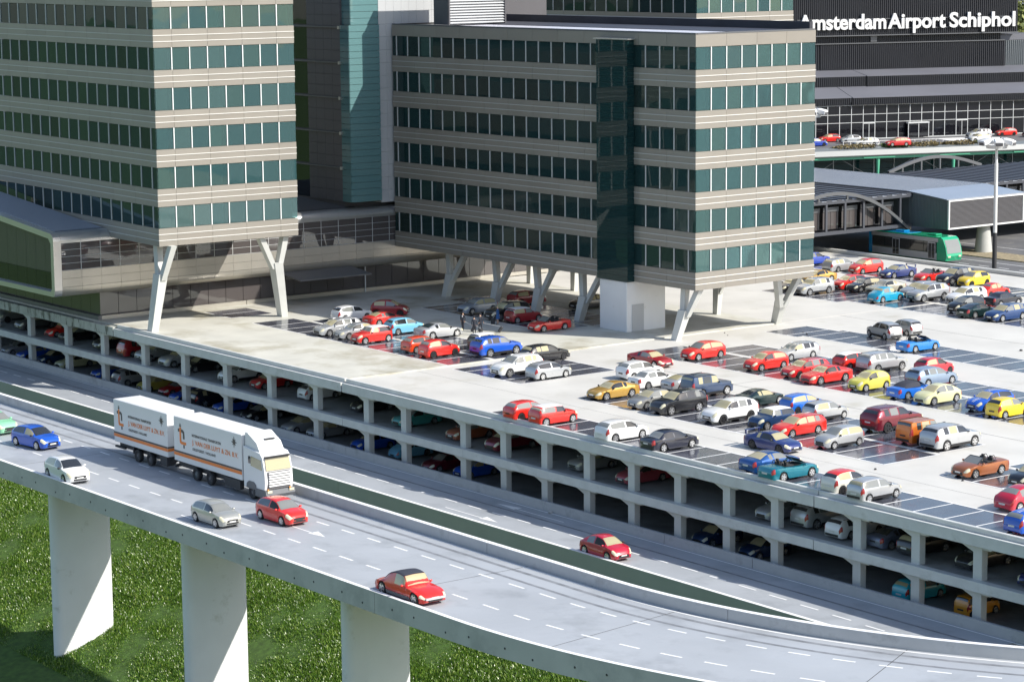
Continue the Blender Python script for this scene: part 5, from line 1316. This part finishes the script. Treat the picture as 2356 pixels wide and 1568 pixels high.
CARS = [
  (1,'hatch',90.0,'white',-198.74,130.28,0.0,0.983,{}),
  (2,'f500',45,'darkred',-198.99,134.82,0.0,1.004,{}),
  (3,'wagon',270.0,'silver',-192.2,124.39,0.0,0.98,{}),
  (4,'sedan',270.0,'silver',-189.4,124.62,0.0,0.94,{}),
  (5,'mini',270.0,'red',-186.25,124.12,0.0,1.016,{'roof': 'white'}),
  (6,'coupe',90.0,'red',-194.36,131.05,0.0,0.94,{}),
  (7,'mpv',90.0,'skyblue',-188.84,129.48,0.0,0.958,{}),
  (8,'coupe',90.0,'silver',-184.71,130.4,0.0,1.029,{}),
  (9,'hatch',90.0,'orangered',-179.15,124.75,0.0,0.943,{}),
  (10,'f500',90.0,'red',-176.02,124.3,0.0,0.999,{}),
  (11,'suv',90.0,'blue',-173.34,128.47,0.0,0.992,{}),
  (12,'mini',90.0,'black',-176.77,130.05,0.0,0.975,{'roof': 'white'}),
  (13,'hatch',270.0,'silverblue',-194.73,142.08,0.0,0.999,{}),
  (14,'suv',270.0,'black',-189.7,141.89,0.0,0.963,{}),
  (15,'mini',90.0,'darkred',-187.28,141.98,0.0,0.988,{'roof': 'white'}),
  (16,'hatch',90.0,'darkred',-196.4,149.34,0.0,0.979,{}),
  (17,'sedan',270.0,'black',-190.13,152.28,0.0,0.969,{}),
  (18,'cabrio',270.0,'red',-181.54,140.6,0.0,0.965,{}),
  (19,'wagon',90.0,'black',-168.7,130.2,0.0,0.97,{}),
  (20,'suv',270.0,'white',-164.59,124.04,0.0,0.965,{}),
  (21,'hatch',90.0,'silver',-161.61,125.06,0.0,0.962,{}),
  (22,'coupe',4,'darkred2',-160.79,135.27,0.0,0.963,{}),
  (23,'hatch',90.0,'white',-156.73,130.73,0.0,0.999,{}),
  (24,'coupe',270.0,'gold',-151.14,123.31,0.0,0.98,{}),
  (25,'sedan',90.0,'white',-152.9,128.88,0.0,0.94,{}),
  (26,'coupe',90.0,'silver',-150.3,130.11,0.0,0.94,{}),
  (27,'boxsuv',90.0,'steelblue',-147.07,129.5,0.0,0.99,{}),
  (28,'sedan',270.0,'silvergrey',-146.08,123.15,0.0,0.942,{}),
  (29,'suv',270.0,'black',-143.19,123.2,0.0,0.97,{}),
  (30,'suv',270.0,'white',-138.0,123.76,0.0,0.961,{}),
  (31,'coupe',90.0,'darkgreen',-141.49,129.98,0.0,0.947,{}),
  (32,'hatch',270.0,'red',-160.81,141.13,0.0,1.007,{}),
  (33,'hatch',270.0,'red',-153.35,141.53,0.0,0.984,{}),
  (35,'wagon',270.0,'silver',-155.65,147.15,0.0,0.94,{}),
  (36,'wagon',270.0,'red2',-148.78,141.66,0.0,0.94,{}),
  (37,'coupe',270.0,'red',-145.59,140.95,0.0,1.034,{}),
  (38,'hatch',90.0,'red',-149.08,147.55,0.0,0.94,{'roof': 'white'}),
  (39,'suv',90.0,'silver',-146.49,148.21,0.0,0.97,{}),
  (40,'f500',270.0,'lime',-140.94,141.15,0.0,0.99,{}),
  (41,'mpv',90.0,'blue2',-137.23,130.44,0.0,0.94,{}),
  (42,'punto',90.0,'silver',-133.96,129.7,0.0,0.976,{}),
  (43,'mini',270.0,'navy',-134.19,124.44,0.0,0.998,{'roof': 'white'}),
  (44,'wagon',270.0,'red',-130.95,124.07,0.0,0.94,{}),
  (45,'coupe',5,'navy2',-127.88,118.77,0.0,0.988,{'wing': 1}),
  (46,'punto',270.0,'silver',-125.92,123.23,0.0,0.975,{}),
  (47,'coupe',90.0,'blue3',-122.92,113.94,0.0,1.015,{}),
  (48,'cabrio',90.0,'teal',-120.39,113.22,0.0,1.002,{}),
  (49,'f500',90.0,'pearl',-114.96,113.26,0.0,0.978,{'roof': 'red'}),
  (50,'punto',90.0,'silver',-112.24,113.03,0.0,0.991,{}),
  (51,'suv',90.0,'maroon',-128.0,130.6,0.0,1.052,{}),
  (52,'boxsuv',90.0,'orange',-123.16,128.91,0.0,0.978,{}),
  (53,'suv',90.0,'silver',-120.73,129.0,0.0,1.004,{}),
  (54,'cabrio',270.0,'copper',-113.03,123.62,0.0,0.973,{}),
  (55,'hatch',270.0,'black',-108.69,124.05,0.0,0.943,{}),
  (56,'newbeetle',90.0,'crimson',-104.43,118.3,0.0,0.988,{}),
  (57,'hatch',90.0,'blue',-99.9,114.01,0.0,0.942,{'stripe': 1}),
  (58,'f500',90.0,'red3',-142.62,150.31,0.0,0.96,{}),
  (59,'wagon',90.0,'palesteel',-139.33,146.58,0.0,1.0,{}),
  (60,'cabrio',90.0,'blue2',-136.42,141.23,0.0,0.974,{'closed': 1}),
  (61,'newbeetle',270.0,'cream',-133.38,140.98,0.0,0.977,{}),
  (62,'hatch',270.0,'blue',-128.91,141.95,0.0,0.989,{'stripe': 1}),
  (63,'f500',90.0,'yellow',-126.15,140.91,0.0,0.988,{}),
  (64,'cabrio',90.0,'azure',-151.94,158.09,0.0,0.978,{}),
  (65,'punto',168,'silver',-159.02,161.09,0.0,1.007,{}),
  (66,'punto',175,'silver',-159.39,164.05,0.0,0.94,{}),
  (67,'oldbeetle',90.0,'turq',-175.21,177.69,0.0,1.002,{}),
  (68,'suv',270.0,'silver',-183.82,176.14,0.0,0.948,{}),
  (69,'coupe',270.0,'black',-186.82,176.12,0.0,0.954,{}),
  (70,'coupe',270.0,'gold',-190.12,182.69,0.0,0.974,{}),
  (71,'mpv',270.0,'red',-184.15,181.51,0.0,0.953,{}),
  (72,'hatch',270.0,'black',-181.81,181.22,0.0,0.957,{}),
  (73,'coupe',270.0,'champagne',-179.58,182.03,0.0,1.001,{}),
  (74,'wagon',90.0,'silver',-195.16,190.97,0.0,0.941,{}),
  (75,'wagon',90.0,'royal',-201.09,192.51,0.0,0.94,{}),
  (76,'mpv',270.0,'red',-192.1,191.71,0.0,1.006,{}),
  (77,'coupe',270.0,'navy2',-187.42,191.72,0.0,0.986,{'wing': 1}),
  (78,'cabrio',270.0,'red',-182.93,192.16,0.0,0.965,{}),
  (79,'suv',270.0,'navyblack',-179.93,192.59,0.0,0.967,{}),
  (80,'f500',270.0,'yellow',-177.55,192.71,0.0,1.003,{}),
  (81,'wagon',270.0,'silver',-176.0,183.21,0.0,0.949,{}),
  (82,'suv',270.0,'silver',-173.1,181.36,0.0,0.99,{}),
  (83,'wagon',270.0,'white',-170.1,183.6,0.0,0.984,{}),
  (84,'oldbeetle',90.0,'red',-170.9,188.4,0.0,0.94,{}),
  (85,'sedan',90.0,'navyblack',-166.0,184.4,0.0,0.94,{}),
  (86,'mpv',270.0,'black',-165.32,178.41,0.0,1.0,{}),
  (87,'coupe',90.0,'darkgreen',-162.5,177.01,0.0,0.971,{}),
  (88,'wagon',270.0,'denim',-159.33,177.45,0.0,1.01,{}),
  (89,'hatch',90.0,'red',-148.53,112.95,0.0,0.94,{}),
  (90,'mini',90.0,'red',-145.68,113.13,0.0,1.012,{'roof': 'white'}),
  (91,'hatch',90.0,'white',-137.73,113.18,0.0,1.001,{}),
  (92,'sedan',90.0,'navyblack',-132.84,113.51,0.0,0.971,{}),
  (101,'hatch',7,'blue',-189.63,92.63,-5.9,1.2,{}),
  (102,'hatch',5,'mint',-197.94,92.87,-5.9,1.191,{}),
  (103,'hatch',-3,'white',-175.88,88.46,-5.9,1.2,{}),
  (104,'hatch',0,'silversand',-155.28,89.79,-5.9,1.095,{}),
  (105,'hatch',0,'red',-152.84,93.84,-5.9,1.144,{}),
  (106,'ds',0,'red',-129.25,88.77,-5.9,1.17,{'roof': 'navycloth'}),
  (107,'newbeetle',0,'crimson',-129.79,105.2,-5.9,0.985,{}),
  (200,'suv',270.0,'grey',-239.04,114.99,-3.05,0.93,{}),
  (201,'suv',270.0,'darkgrey',-232.55,114.15,-3.05,0.93,{}),
  (202,'oldbeetle',270.0,'red',-226.56,114.15,-3.05,0.93,{}),
  (203,'sedan',270.0,'black',-223.19,114.18,-3.05,0.93,{}),
  (204,'suv',270.0,'black',-215.7,114.15,-3.05,0.93,{}),
  (205,'minivan',90.0,'darkred2',-210.79,114.15,-3.05,0.93,{}),
  (206,'suv',270.0,'silver',-207.35,114.15,-3.05,0.93,{}),
  (207,'suv',270.0,'silver',-202.9,114.15,-3.05,0.93,{}),
  (208,'hatch',270.0,'black',-199.25,114.15,-3.05,0.93,{}),
  (209,'suv',270.0,'white',-192.21,114.23,-3.05,0.93,{}),
  (210,'hatch',270.0,'red2',-187.47,114.32,-3.05,0.93,{}),
  (211,'hatch',90.0,'white',-180.19,114.65,-3.05,0.93,{}),
  (212,'hatch',270.0,'black',-172.42,114.93,-3.05,0.93,{}),
  (213,'sedan',270.0,'teal2',-164.9,114.15,-3.05,0.93,{}),
  (214,'sedan',270.0,'rust',-157.57,114.24,-3.05,0.93,{}),
  (215,'minivan',270.0,'maroon',-152.11,114.15,-3.05,0.93,{}),
  (216,'hatch',270.0,'silvergrey',-142.35,114.15,-3.05,0.93,{}),
  (217,'sedan',270.0,'rose',-136.54,114.15,-3.05,0.93,{}),
  (218,'sedan',270.0,'silver',-121.82,114.15,-3.05,0.93,{}),
  (219,'suv',90.0,'silver',-118.52,114.51,-3.05,0.93,{}),
  (220,'wagon',90.0,'white',-115.01,114.15,-3.05,0.93,{}),
  (221,'coupe',90.0,'slate',-111.41,114.15,-3.05,0.93,{}),
  (222,'hatch',90.0,'black',-108.93,114.17,-3.05,0.93,{}),
  (223,'sedan',270.0,'black',-104.14,114.54,-3.05,0.93,{}),
  (224,'coupe',270.0,'navy2',-98.75,114.15,-3.05,0.93,{}),
  (230,'sedan',270.0,'silver',-236.77,114.34,-6.1,0.93,{}),
  (231,'coupe',270.0,'blue',-232.9,114.15,-6.1,0.93,{}),
  (232,'hatch',270.0,'navy',-228.84,114.25,-6.1,0.93,{}),
  (233,'coupe',270.0,'cream',-225.43,114.75,-6.1,0.93,{}),
  (234,'coupe',270.0,'blue',-217.75,114.72,-6.1,0.93,{}),
  (235,'suv',90.0,'silver',-212.4,114.36,-6.1,0.93,{}),
  (236,'hatch',270.0,'yellow2',-208.39,114.47,-6.1,0.93,{}),
  (237,'coupe',270.0,'red2',-205.05,115.08,-6.1,0.93,{}),
  (238,'coupe',270.0,'blue',-201.42,114.15,-6.1,0.93,{}),
  (239,'suv',90.0,'navyblack',-198.06,114.51,-6.1,0.93,{}),
  (240,'coupe',270.0,'blue',-194.26,114.58,-6.1,0.93,{}),
  (241,'sedan',270.0,'black',-189.11,114.49,-6.1,0.93,{}),
  (242,'sedan',270.0,'silver',-181.93,114.2,-6.1,0.93,{}),
  (243,'sedan',270.0,'silver',-178.66,114.68,-6.1,0.93,{}),
  (244,'hatch',270.0,'blue',-171.61,114.35,-6.1,0.93,{}),
  (245,'oldbeetle',90.0,'skyblue',-166.97,114.97,-6.1,0.93,{}),
  (246,'sedan',270.0,'maroon',-160.96,114.24,-6.1,0.93,{}),
  (247,'hatch',270.0,'blue',-157.46,114.6,-6.1,0.93,{}),
  (248,'hatch',270.0,'navy',-128.54,114.15,-6.1,0.93,{}),
  (249,'hatch',270.0,'navy',-123.68,114.15,-6.1,0.93,{}),
  (250,'mpv',90.0,'turq2',-109.27,114.15,-6.1,0.93,{}),
  (251,'smallbox',90.0,'amber',-104.35,114.15,-6.1,0.93,{}),
  (301,'hatch',251.6,'red',-283.4,274.58,4.5,0.86,{}),
  (302,'hatch',71.6,'royal',-278.77,267.28,4.5,0.86,{}),
  (303,'mpv',251.6,'silver',-279.4,275.13,4.5,0.86,{}),
  (304,'wagon',251.6,'white',-274.14,273.22,4.5,0.86,{}),
  (305,'wagon',251.6,'red2',-270.76,276.63,4.5,0.86,{}),
  (306,'suv',251.6,'silver',-273.22,297.11,4.5,0.86,{}),
  (307,'hatch',251.6,'white',-268.12,291.68,4.5,0.86,{}),
  (308,'hatch',251.6,'red',-273.41,303.55,4.5,0.86,{}),
  (309,'hatch',251.6,'black',-268.79,304.75,4.5,0.86,{}),
]
LABELS = build_labels()
for c in CARS: build_car(c)

# ================================================================== LORRY WITH TRAILER
TY0, TY1 = 95.95, 98.45
def dual(parent, x, y, R=.52, m=None):
    ty_ = lathe([(R*.5, -.14), (R*.62, -.17), (R*.95, -.17), (R, -.12), (R, .12), (R*.95, .17), (0, .17)], 22)
    w = add('wheel', ty_, M['tyre'], parent, (x, y, RZ+R), math.pi if y > 97 else 0)
    add('hub', lathe([(0, -.15), (R*.22, -.15), (R*.26, -.10), (R*.5, -.06), (R*.56, -.15), (R*.58, -.15)], 16), m or M['louvre'], w, (x, y, RZ+R), math.pi if y > 97 else 0)
def livery(parent, x0, x1, big):
    y = TY0-.012
    L = x1-x0
    def plate(name, x, z, w, hh, m, d=.006): return box(name, parent, m, x, x+w, y-d, y+.006, z, z+hh)
    plate('stripe', x0+.003, -4.02, L-.006, .14, M['printgrey']); plate('stripe', x0+.003, -4.27, L-.006, .235, M['orange'])
    f = L/10.2
    lx = x0+.75*f
    # emblem: bent orange bar over a grey hook
    plate('emblem_bar', lx+.18*f, -3.02, .24*f, 1.05, M['orange'], .010)
    add('emblem_foot', prism([(lx+.18*f, -3.02), (lx+.42*f, -3.02), (lx+.50*f, -3.08), (lx+1.15*f, -3.08), (lx+1.15*f, -3.30), (lx+.40*f, -3.30), (lx+.24*f, -3.22)], y-.010, y+.006, 'y'), M['orange'], parent)
    plate('emblem_tip', lx+.18*f, -1.93, .24*f, .14, M['printgrey'], .010); plate('emblem_dot', lx+.20*f, -1.74, .20*f, .05, M['printgrey'], .010)
    plate('emblem_arm', lx-.06*f, -2.35, .235*f, .24, M['printgrey'], .008)
    add('emblem_hook', prism([(lx+.425*f, -2.12), (lx+.70*f, -2.14), (lx+.88*f, -2.28), (lx+.92*f, -2.5), (lx+.92*f, -2.86), (lx+.70*f, -2.86), (lx+.70*f, -2.45), (lx+.62*f, -2.36), (lx+.425*f, -2.34)], y-.008, y+.006, 'y'), M['printgrey'], parent)
    plate('emblem_stem', lx+.72*f, -3.58, .2*f, .26, M['printgrey'], .008)
    def tx(s, x, z, w, hh, m, bold):
        me = text_mesh(s, w, hh, .006, bold)
        add('lettering', me, m, parent, wm=Matrix.Translation((x, y-.006, z)) @ Matrix.Rotation(math.pi/2, 4, 'X'))
    tx('INTERNATIONALE TRANSPORTEN', x0+2.85*f, -2.45, 4.35*f, .21, M['printgrey'], .012)
    tx('J. VAN DER LUYT & ZN. B.V.', x0+2.85*f, -3.06, 6.85*f, .36, M['orange'], .012)
    tx('OEGSTGEEST / HOLLAND', x0+2.88*f, -3.52, 3.5*f, .20, M['printgrey'], .012)
    star = []
    for i in range(16):
        a = math.pi*i/8+math.pi/2; r_ = (.46 if i % 4 == 0 else .34) if i % 2 == 0 else .17
        star.append((x0+9.15*f+r_*math.cos(a)*.95, -1.92+r_*math.sin(a)))
    add('star', prism(star, y-.008, y+.006, 'y'), M['printgrey'], parent)
lorry = thing('lorry', 'white lorry with orange lettering and a yellowed windscreen on the viaduct', 'lorry', (-166, 97.2, RZ))
box('cargo_box', lorry, M['white'], -172.2, -161.9, TY0, TY1, -4.72, -1.2, bev=.03)
livery(lorry, -172.2, -161.9, 1)
box('chassis', lorry, M['chassis'], -172.3, -160.0, 96.4, 98.0, -5.25, -4.73)
for x in (-168.95, -166.85, -160.55):
    for y in (96.15, 98.25): dual(lorry, x, y, m=M['bluegrey'] if x < -168.9 else None)
box('side_box', lorry, M['chassis'], -164.6, -162.3, 96.0, 96.35, -5.5, -4.8); box('rear_bar', lorry, M['chassis'], -172.5, -172.25, 96.1, 98.3, -5.35, -5.15)
cabp = [(-161.7, -5.1), (-158.75, -5.1), (-158.62, -4.4), (-158.7, -3.55), (-158.98, -2.55), (-159.3, -2.25), (-161.7, -1.98)]
cme = prism(cabp, TY0+.02, TY1-.02, 'y')
bm = bmesh.new(); bm.from_mesh(cme); bmesh.ops.bevel(bm, geom=[e for e in bm.edges if e.calc_length() > .3], offset=.07, segments=2, profile=.6, affect='EDGES'); bm.to_mesh(cme); bm.free()
cab = add('cab', cme, M['white'], lorry)
add('wind_deflector', prism([(-161.65, -1.97), (-159.55, -2.22), (-160.0, -1.6), (-161.3, -.98), (-161.65, -1.0)], TY0+.2, TY1-.2, 'y'), M['white'], lorry)
add('windscreen', mesh('ws', [(-158.665, TY0+.16, -3.50), (-158.665, TY1-.16, -3.50), (-158.93, TY1-.2, -2.60), (-158.93, TY0+.2, -2.60)], [(0, 1, 2, 3)]), M['g_tan'], lorry, wm=Matrix.Translation((.035, 0, .0)))
add('side_window', prism([(-160.6, -3.35), (-159.05, -3.5), (-159.15, -2.75), (-160.55, -2.62)], TY0-.012, TY0+.03, 'y'), M['g_tan'], lorry)
box('side_window', lorry, M['g_dark'], -160.95, -160.65, TY0-.010, TY0+.03, -3.2, -2.65)
box('sun_visor', lorry, M['black'], -159.0, -158.72, TY0+.2, TY1-.2, -2.57, -2.46)
for i in range(6): box('grille_bar', lorry, M['white'], -158.66, -158.50, TY0+.32, TY1-.32, -3.78-i*.19, -3.66-i*.19, bev=.02)
box('grille', lorry, M['louvre'], -158.67, -158.60, TY0+.28, TY1-.28, -4.9, -3.6)
add('bumper', prism([(-160.0, -5.55), (-158.55, -5.55), (-158.42, -5.3), (-158.5, -4.95), (-160.0, -4.95)], TY0-.02, TY1+.02, 'y'), M['metal_dark'], lorry)
for y in (TY0+.1, TY1-.5):
    box('headlight', lorry, M['lamp_clear'], -158.5, -158.40, y, y+.4, -5.15, -4.98); box('indicator', lorry, M['lamp_amber'], -158.5, -158.39, y, y+.12, -4.97, -4.85)
add('wheel_arch', prism([(-161.25, -5.1), (-159.85, -5.1), (-159.9, -4.75), (-160.2, -4.55), (-160.9, -4.55), (-161.2, -4.75)], TY0-.03, TY0+.02, 'y'), M['metal_dark'], lorry)
box('roof_plate', lorry, M['plate_dark'], -160.9, -160.1, 97.0, 97.9, -1.42, -1.39)
trl = thing('lorry_trailer', 'white box trailer with orange lettering behind the lorry', 'trailer', (-177.7, 97.2, RZ))
box('cargo_box', trl, M['white'], -182.1, -173.25, TY0, TY1, -4.72, -1.22, bev=.03)
livery(trl, -182.1, -173.25, 0)
for x, z in ((-173.245, 0),):
    box('stripe', trl, M['printgrey'], x, x+.006, TY0+.01, TY1-.01, -4.02, -3.88); box('stripe', trl, M['orange'], x, x+.006, TY0+.01, TY1-.01, -4.27, -4.04)
box('chassis', trl, M['chassis'], -182.0, -173.4, 96.4, 98.0, -5.2, -4.73); box('drawbar', trl, M['chassis'], -173.4, -172.3, 97.0, 97.4, -5.2, -5.0)
for x in (-178.35, -176.3):
    for y in (96.15, 98.25): dual(trl, x, y)
box('tool_box', trl, M['chassis'], -174.6, -173.5, 96.0, 96.8, -5.5, -4.74); box('mudguard', trl, M['black'], -179.1, -178.9, 96.0, 96.4, -5.3, -4.74); box('rear_step', trl, M['black'], -182.3, -180.7, 96.1, 96.3, -5.25, -5.1)

for o_ in (lorry, trl):
    o_.location = Vector((o_.location.x*F1, o_.location.y*F1, Z1(o_.location.z)+.012)); o_.scale = (F1,)*3
# ================================================================== PEOPLE
def person(label, x, y, z, rz, pose, suit, hatm, hair, skirt=False, grp='uniformed people on the deck'):
    me = bpy.data.meshes.new('person'); V, E, Rr = [], [], []
    def vtx(p, r):
        V.append(p); Rr.append(r); return len(V)-1
    pel = vtx((0, 0, .95), .13); wst = vtx((0, 0, 1.12), .115); ch = vtx((0, .01, 1.32), .145); nk = vtx((0, .01, 1.47), .055); hd = vtx((.01, .01, 1.58), .085); tp = vtx((.01, .01, 1.68), .075)
    E += [(pel, wst), (wst, ch), (ch, nk), (nk, hd), (hd, tp)]
    nose = vtx((.095, .01, 1.59), .014); E.append((hd, nose))
    for s, key in ((1, 'L'), (-1, 'R')):
        st = pose.get('step', 0)*s
        hp = vtx((0, s*.09, .90), .095); kn = vtx((.03+st*.10, s*.095, .49), .062); an = vtx((-.01+st*.18, s*.095, .09), .040); to = vtx((.14+st*.18, s*.11, .045), .036)
        E += [(pel, hp), (hp, kn), (kn, an), (an, to)]
        sh = vtx((0, s*.18, 1.40), .062); el, wr = pose[key]
        ev = vtx((el[0], s*el[1], el[2]), .045); wv = vtx((wr[0], s*wr[1], wr[2]), .032)
        E += [(ch, sh), (sh, ev), (ev, wv)]
        d = Vector((wr[0]-el[0], s*(wr[1]-el[1]), wr[2]-el[2])).normalized()
        pm_ = Vector((wr[0], s*wr[1], wr[2]))+d*.07; pv = vtx(tuple(pm_), .028); E.append((wv, pv))
        for k_ in range(4):
            q = pm_+Vector(((k_-1.5)*.018, 0, 0))
            a = vtx(tuple(q+d*(.03+.004*(k_ % 2))), .009); b = vtx(tuple(q+d*.055+Vector((0, -s*.018, 0))), .008); E += [(pv, a), (a, b)]
        th = vtx(tuple(Vector((wr[0], s*wr[1], wr[2]))+d*.03+Vector((.035, 0, 0))), .009); th2 = vtx(tuple(Vector((wr[0], s*wr[1], wr[2]))+d*.065+Vector((.05, -s*.01, 0))), .008); E += [(wv, th), (th, th2)]
    me.from_pydata(V, E, []); o = bpy.data.objects.new('person', me); COL.objects.link(o)
    md = o.modifiers.new('skin', 'SKIN'); md.use_smooth_shade = True
    for i, sv in enumerate(me.skin_vertices[0].data): sv.radius = (Rr[i], Rr[i]); sv.use_root = (i == pel)
    o.modifiers.new('sub', 'SUBSURF').levels = 1; o.modifiers['sub'].render_levels = 1
    dg = bpy.context.evaluated_depsgraph_get(); dg.update()
    m2 = bpy.data.meshes.new_from_object(o.evaluated_get(dg)); bpy.data.objects.remove(o)
    m2.materials.clear()
    for q in (suit, M['skin'], M['black'], hair): m2.materials.append(q)
    for pl in m2.polygons:
        c = pl.center
        wrist = any((Vector((pose[k_][1][0], (1 if k_ == 'L' else -1)*pose[k_][1][1], pose[k_][1][2]))-c).length < .13 and c.z < pose[k_][1][2]+.01 for k_ in ('L', 'R'))
        if c.z < .09: pl.material_index = 2
        elif c.z > 1.475: pl.material_index = 3 if (c.z > 1.63 or c.x < -.02) and c.z > 1.54 else 1
        elif wrist: pl.material_index = 1
        elif skirt and c.z < .50: pl.material_index = 1
        else: pl.material_index = 0
        pl.use_smooth = True
    wm = Matrix.Translation((x, y, z)) @ Matrix.Rotation(rz, 4, 'Z')
    o = add('person', m2, None, None, wm=wm); tag(o, label, 'person', grp)
    if hatm:
        add('cap', lathe([(0, 1.76), (.11, 1.755), (.125, 1.72), (.092, 1.68), (.092, 1.655), (.0, 1.655)], 16, axis='z'), hatm, o, wm=wm)
        add('cap_peak', prism([(.06, -.08), (.15, -.05), (.15, .05), (.06, .08)], 1.655, 1.668), M['black'], o, wm=wm)
    if skirt: add('skirt', lathe([(.15, .98), (.175, .80), (.20, .52), (.18, .52), (.13, .98)], 16, axis='z'), suit, o, wm=wm)
    if suit != M['dress']:
        add('shirt', prism([(.11, -.04), (.135, 0), (.11, .04)], 1.28, 1.46), M['white'], o, wm=wm)
    return o
walk = dict(L=((-.02, .25, 1.14), (.06, .24, .90)), R=((-.08, .25, 1.13), (-.16, .26, .90)), step=.8)
stand = dict(L=((-.03, .25, 1.14), (.10, .21, .93)), R=((-.03, .25, 1.14), (.05, .25, .88)), step=.2)
wave = dict(L=((.05, .26, 1.15), (.24, .18, 1.10)), R=((-.04, .25, 1.13), (-.10, .27, .88)), step=.1)
zp = ZL+.006
person('person in dark uniform walking with a black case, leftmost of the three uniformed people', -186.34, 134.28, zp, d2r(-60), walk, M['uniform'], M['uniform'], M['black'])
person('person in a dark uniform seen from behind beside the white car roof', -183.55, 133.55, zp, d2r(150), stand, M['uniform'], M['uniform'], M['black'])
person('person in a dark uniform and peaked cap pulling a black case to the right', -184.60, 135.01, zp, d2r(200), walk, M['uniform'], M['uniform'], M['black'])
person('blonde person in a blue uniform dress beside a dark suitcase', -187.37, 139.05, zp+.01, d2r(-140), wave, M['dress'], None, mat('blond_hair', (.55, .42, .22), .6), True)
def case(label, x, y, z, rz, tilt, lift, hand):
    t = thing('suitcase', label, 'suitcase', (x, y, z), rz, 'rolling cases')
    wm = MW[t.name] @ Matrix.Rotation(tilt, 4, 'Y')
    add('shell', boxmesh(.24, .36, .56, .04), M['chassis'], t, wm=wm @ Matrix.Translation((0, 0, .33)))
    p1 = (MW[t.name].inverted() @ Vector(hand))
    q0 = (Matrix.Rotation(tilt, 4, 'Y') @ Vector((0, 0, .60)))
    add('handle', tube(q0, p1, .016, n=6), M['mullion_grey'], t, wm=MW[t.name].copy())
    for s in (-1, 1): add('wheel', lathe([(0, -.02), (.05, -.02), (.05, .02), (0, .02)], 10), M['tyre'], t, wm=wm @ Matrix.Translation((.10, s*.14, .05)))
case('black case pulled by the leftmost uniformed person', -185.35, 134.55, zp, d2r(40), d2r(28), 0, (-186.05, 134.35, .95))
case('black case trailing on the deck at the right of the uniformed people', -183.45, 136.2, zp, d2r(60), d2r(35), 0, (-184.35, 135.2, .95))
case('case with an orange strap beside the person seen from behind', -183.1, 133.9, zp, d2r(20), d2r(8), 0, (-183.4, 133.7, .95))
case('dark suitcase standing by the blonde person in blue', -187.75, 138.75, zp, d2r(-50), d2r(2), 0, (-187.6, 138.9, .95))
print('CARS', len(CARS), 'objects', len(bpy.data.objects))
